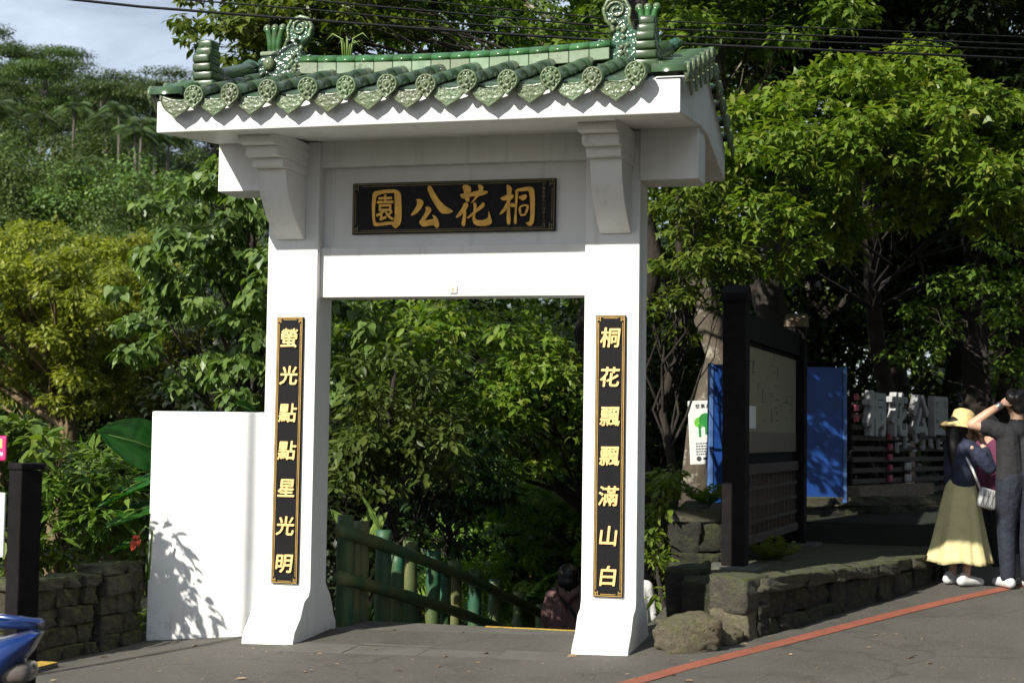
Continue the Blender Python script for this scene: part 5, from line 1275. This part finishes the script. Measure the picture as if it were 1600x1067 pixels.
for k in range(4):
    for s in (-1, 1): MB().tube([(-.08+.05*k*1, -.0325, -.005 if s > 0 else .145), (-.08+.05*k+.03, -.0325, .145 if s > 0 else -.005)], .0022, 5).build('quilt_line', 'bag_line', bag)
rb = bag.rotation_euler.to_matrix().inverted()
def tl2(p): return rb@(Vector(wl)+Matrix.Rotation(math.atan2(wf.y, wf.x), 3, 'Z')@Vector(p)-bag.location)
MB().tube([tl2((.06, -.215, .88)), tl2((.0, -.185, 1.05)), tl2((-.055, -.125, 1.20)), tl2((-.055, -.05, 1.315)), tl2((.0, .03, 1.335))], .012, 6).build('strap', 'bag_white', bag, True)

# man from behind, arms raised to his head
mlv = at(1590, 912, 14.0); mlv.z = float(h_road(mlv.x, mlv.y))+.004; mf = (FW*.93-RT*.15)
sk = head((.02, 0, 1.63), side=(1, 0, 0), r_=.095)+[('t', [(-.01, 0, 1.42), (.005, 0, 1.56)], [.062, .058]), ('t', [(0, 0, .9), (0, 0, 1.15), (0, 0, 1.38)], [.08, .065, .06]),
   ('t', [(0, .095, .92), (.01, .10, .5), (-.02, .10, .09)], [.095, .065, .045]), ('t', [(0, -.095, .92), (.02, -.10, .5), (-.01, -.10, .09)], [.095, .065, .045]),
   ('t', [(-.02, .10, .05), (.14, .11, .03)], [.04, .03]), ('t', [(-.01, -.10, .05), (.15, -.11, .03)], [.04, .03]),
   ('t', [(0, .19, 1.40), (.03, .30, 1.43), (.06, .40, 1.45)], [.062, .055, .047]), ('t', [(.06, .40, 1.45), (.02, .27, 1.55), (-.01, .155, 1.63)], [.046, .042, .029]),
   ('t', [(0, -.19, 1.40), (.05, -.33, 1.46)], [.062, .047]), ('t', [(.05, -.33, 1.46), (.06, -.14, 1.62)], [.046, .03])]
sk += hand((-.01, .155, 1.63), (-.1, -.75, .55), (.5, -.5, -.6), .35)+hand((.06, -.14, 1.62), (-.1, .75, .5), (.4, .4, -.6), .4)
mo = person(tuple(mlv), mf, 'man in black t-shirt and jeans seen from behind, hands raised to his head', sk, [
  ('hair', 'hair', [('b', (-.012, 0, 1.672), (.108, .102, .10)), ('b', (-.05, 0, 1.61), (.055, .07, .065)), ('b', (.03, .02, 1.735), (.07, .06, .045)), ('b', (-.03, -.04, 1.73), (.06, .05, .05)), ('b', (-.08, .03, 1.69), (.045, .05, .05)), ('b', (-.085, -.03, 1.65), (.035, .045, .05)), ('b', (-.03, .085, 1.69), (.05, .035, .06)), ('b', (-.02, -.085, 1.70), (.05, .035, .05))], .010),
  ('t_shirt', 'black_cloth', [('t', [(0, .07, .93), (0, .075, 1.15), (0, .09, 1.36)], [.125, .115, .105]), ('t', [(0, -.07, .93), (0, -.075, 1.15), (0, -.09, 1.36)], [.125, .115, .105]), ('t', [(0, 0, 1.40), (0, 0, 1.46)], [.10, .075]),
      ('t', [(0, .15, 1.385), (.02, .22, 1.415), (.035, .29, 1.435)], [.085, .08, .077]), ('t', [(0, -.15, 1.385), (.04, -.27, 1.43)], [.085, .075])], .012),
  ('jeans', 'jeans', [('t', [(0, .06, .96), (0, .095, .75), (.012, .10, .5), (-.015, .10, .10)], [.135, .108, .084, .068]), ('t', [(0, -.06, .96), (0, -.095, .75), (.022, -.10, .5), (-.005, -.10, .10)], [.135, .108, .084, .068])], .012),
  ('shoe', 'shoe_white', [('t', [(-.06, .10, .045), (.07, .11, .045), (.18, .115, .035)], [.05, .05, .04])], .009), ('shoe', 'shoe_white', [('t', [(-.05, -.10, .045), (.08, -.11, .045), (.19, -.115, .035)], [.05, .05, .04])], .009),
  ('wrist_watch', 'steel', [('t', [(-.002, .182, 1.609), (-.006, .166, 1.622)], [.036, .036])], .008)], .008)
# person in maroon behind them
pl_ = at(1548, 893, 15.4)
person(tuple(pl_), RT*.7+FW*.7, 'person in maroon jacket mostly hidden between the woman and the man', head((.02, 0, 1.40), side=(1, 0, 0))+[('t', [(0, 0, .9), (0, 0, 1.2), (0, 0, 1.36)], [.07, .065, .055]), ('t', [(0, .08, .85), (0, .08, .08)], [.08, .04]), ('t', [(0, -.08, .85), (0, -.08, .08)], [.08, .04])], [
  ('hair', 'hair', [('b', (-.01, 0, 1.43), (.105, .1, .115))], .012),
  ('jacket', 'maroon_cloth', [('t', [(0, .06, .70), (0, .06, 1.0), (0, .07, 1.2)], [.14, .13, .11]), ('t', [(0, -.06, .70), (0, -.06, 1.0), (0, -.07, 1.2)], [.14, .13, .11]), ('t', [(0, -.16, 1.2), (.02, -.2, 1.0), (.08, -.2, .8)], [.075, .065, .055]), ('t', [(0, .16, 1.2), (.02, .2, 1.0), (.08, .2, .8)], [.075, .065, .055])], .014),
  ('trousers', 'black_cloth', [('t', [(0, .08, .8), (0, .08, .1)], [.11, .07]), ('t', [(0, -.08, .8), (0, -.08, .1)], [.11, .07])], .014)], .012)
# woman in mauve hoodie walking down the steps
hd = at(888, 880, 16.7); hl = (hd.x, hd.y, hd.z-1.60)
hb = person(hl, FW, 'woman in mauve hoodie with dark bobbed hair going down the steps', head((.02, 0, 1.46), side=(1, 0, 0))+[('t', [(0, 0, .9), (0, 0, 1.2), (0, 0, 1.4)], [.07, .065, .05]), ('t', [(0, .085, .85), (.02, .085, .08)], [.085, .04]), ('t', [(0, -.085, .85), (-.02, -.085, .08)], [.085, .04]), ('t', [(.05, .23, .95), (.12, .22, .78)], [.035, .028]), ('t', [(.05, -.23, .95), (.12, -.22, .78)], [.035, .028])]+hand((.12, .22, .78), (.3, 0, -1), (0, -1, 0), .4)+hand((.12, -.22, .78), (.3, 0, -1), (0, 1, 0), .4), [
  ('hair', 'hair', [('b', (-.012, 0, 1.48), (.122, .118, .125)), ('b', (-.03, 0, 1.41), (.11, .118, .10))], .010),
  ('hoodie', 'mauve_cloth', [('t', [(0, .07, .86), (0, .075, 1.05), (0, .085, 1.26)], [.135, .128, .105]), ('t', [(0, -.07, .86), (0, -.075, 1.05), (0, -.085, 1.26)], [.135, .128, .105]), ('t', [(0, .16, 1.25), (.01, .22, 1.08), (.06, .23, .92)], [.085, .07, .055]), ('t', [(0, -.16, 1.25), (.01, -.22, 1.08), (.06, -.23, .92)], [.085, .07, .055]),
      ('t', [(-.02, .10, 1.34), (-.10, .06, 1.29), (-.12, 0, 1.23), (-.10, -.06, 1.29), (-.02, -.10, 1.34)], [.045, .05, .055, .05, .045])], .011),
  ('jeans', 'jeans', [('t', [(0, .06, .88), (0, .085, .6), (.01, .085, .1)], [.13, .10, .065]), ('t', [(0, -.06, .88), (0, -.085, .6), (-.01, -.085, .1)], [.13, .10, .065])], .013),
  ('shoulder_strap', 'black_cloth', [('t', [(-.08, .12, 1.34), (-.135, .06, 1.24), (-.150, -.05, 1.10), (-.145, -.14, .97), (-.10, -.21, .90)], .018)], .008)], .010)
# person half hidden behind the right pillar
ph = at(984, 900, 14.7); pz = (ph.x, ph.y, ph.z-1.38)
person(pz, FW, 'person in white short sleeves mostly hidden behind the right pillar', head((.02, 0, 1.46), side=(1, 0, 0))+[('t', [(0, 0, .9), (0, 0, 1.2), (0, 0, 1.4)], [.07, .065, .055]), ('t', [(0, .085, .85), (0, .085, .08)], [.085, .04]), ('t', [(0, -.085, .85), (0, -.085, .08)], [.085, .04]), ('t', [(.02, -.19, 1.18), (.03, -.215, .98), (.07, -.235, .86)], [.045, .037, .028]), ('t', [(.02, .19, 1.18), (.05, .22, .86)], [.045, .03])]+hand((.07, -.235, .86), (.2, -.1, -1), (0, 1, 0), .5)+hand((.05, .22, .86), (.2, 0, -1), (0, -1, 0), .5), [
  ('hair', 'hair', [('b', (-.012, 0, 1.49), (.105, .1, .11))], .012),
  ('shirt', 'white_cloth', [('t', [(0, .07, .88), (0, .08, 1.26)], [.13, .105]), ('t', [(0, -.07, .88), (0, -.08, 1.26)], [.13, .105]), ('t', [(0, -.15, 1.27), (.02, -.20, 1.10), (.025, -.212, 1.0)], [.08, .065, .062]), ('t', [(0, .15, 1.27), (.03, .21, 1.0)], [.08, .062])], .012),
  ('trousers', 'black_cloth', [('t', [(0, .06, .9), (0, .085, .1)], [.125, .06]), ('t', [(0, -.06, .9), (0, -.085, .1)], [.125, .06])], .014)], .010)

# ------------------------------------------------------------------ fallen leaves on the road and the landing
n = 420
X = rng.uniform(-1.0, 6.2, n); Y = rng.uniform(-3.0, 3.2, n)
ok = ~((X > 3.1) & (Y > 1.2) & (X < 4.4)) & ~((X < 2.9) & (Y > .4)) & ~((X < 3.1) & (Y > -.4))
X, Y = X[ok], Y[ok]; P = np.stack([X, Y, h_road(X, Y)+.008], 1); n = len(P)
A = np.concatenate([norm(rng.normal(size=(n, 2))), np.zeros((n, 1))], 1); N = np.array([0, 0, 1.])+rng.normal(size=(n, 3))*.15
tag(link('fallen_leaves', leaf_mesh('fallen_leaves', P, A, N, rng.uniform(.012, .04, n)*np.where(rng.random(n) < .14, 2.4, 1), T_OVAL), 'leaf_dry'), 'dry fallen leaves scattered over the asphalt', kind='stuff')
for o in (f1, f2, f3, h1, h2, h3, pm):
    assert o.location.z > -400, o.name
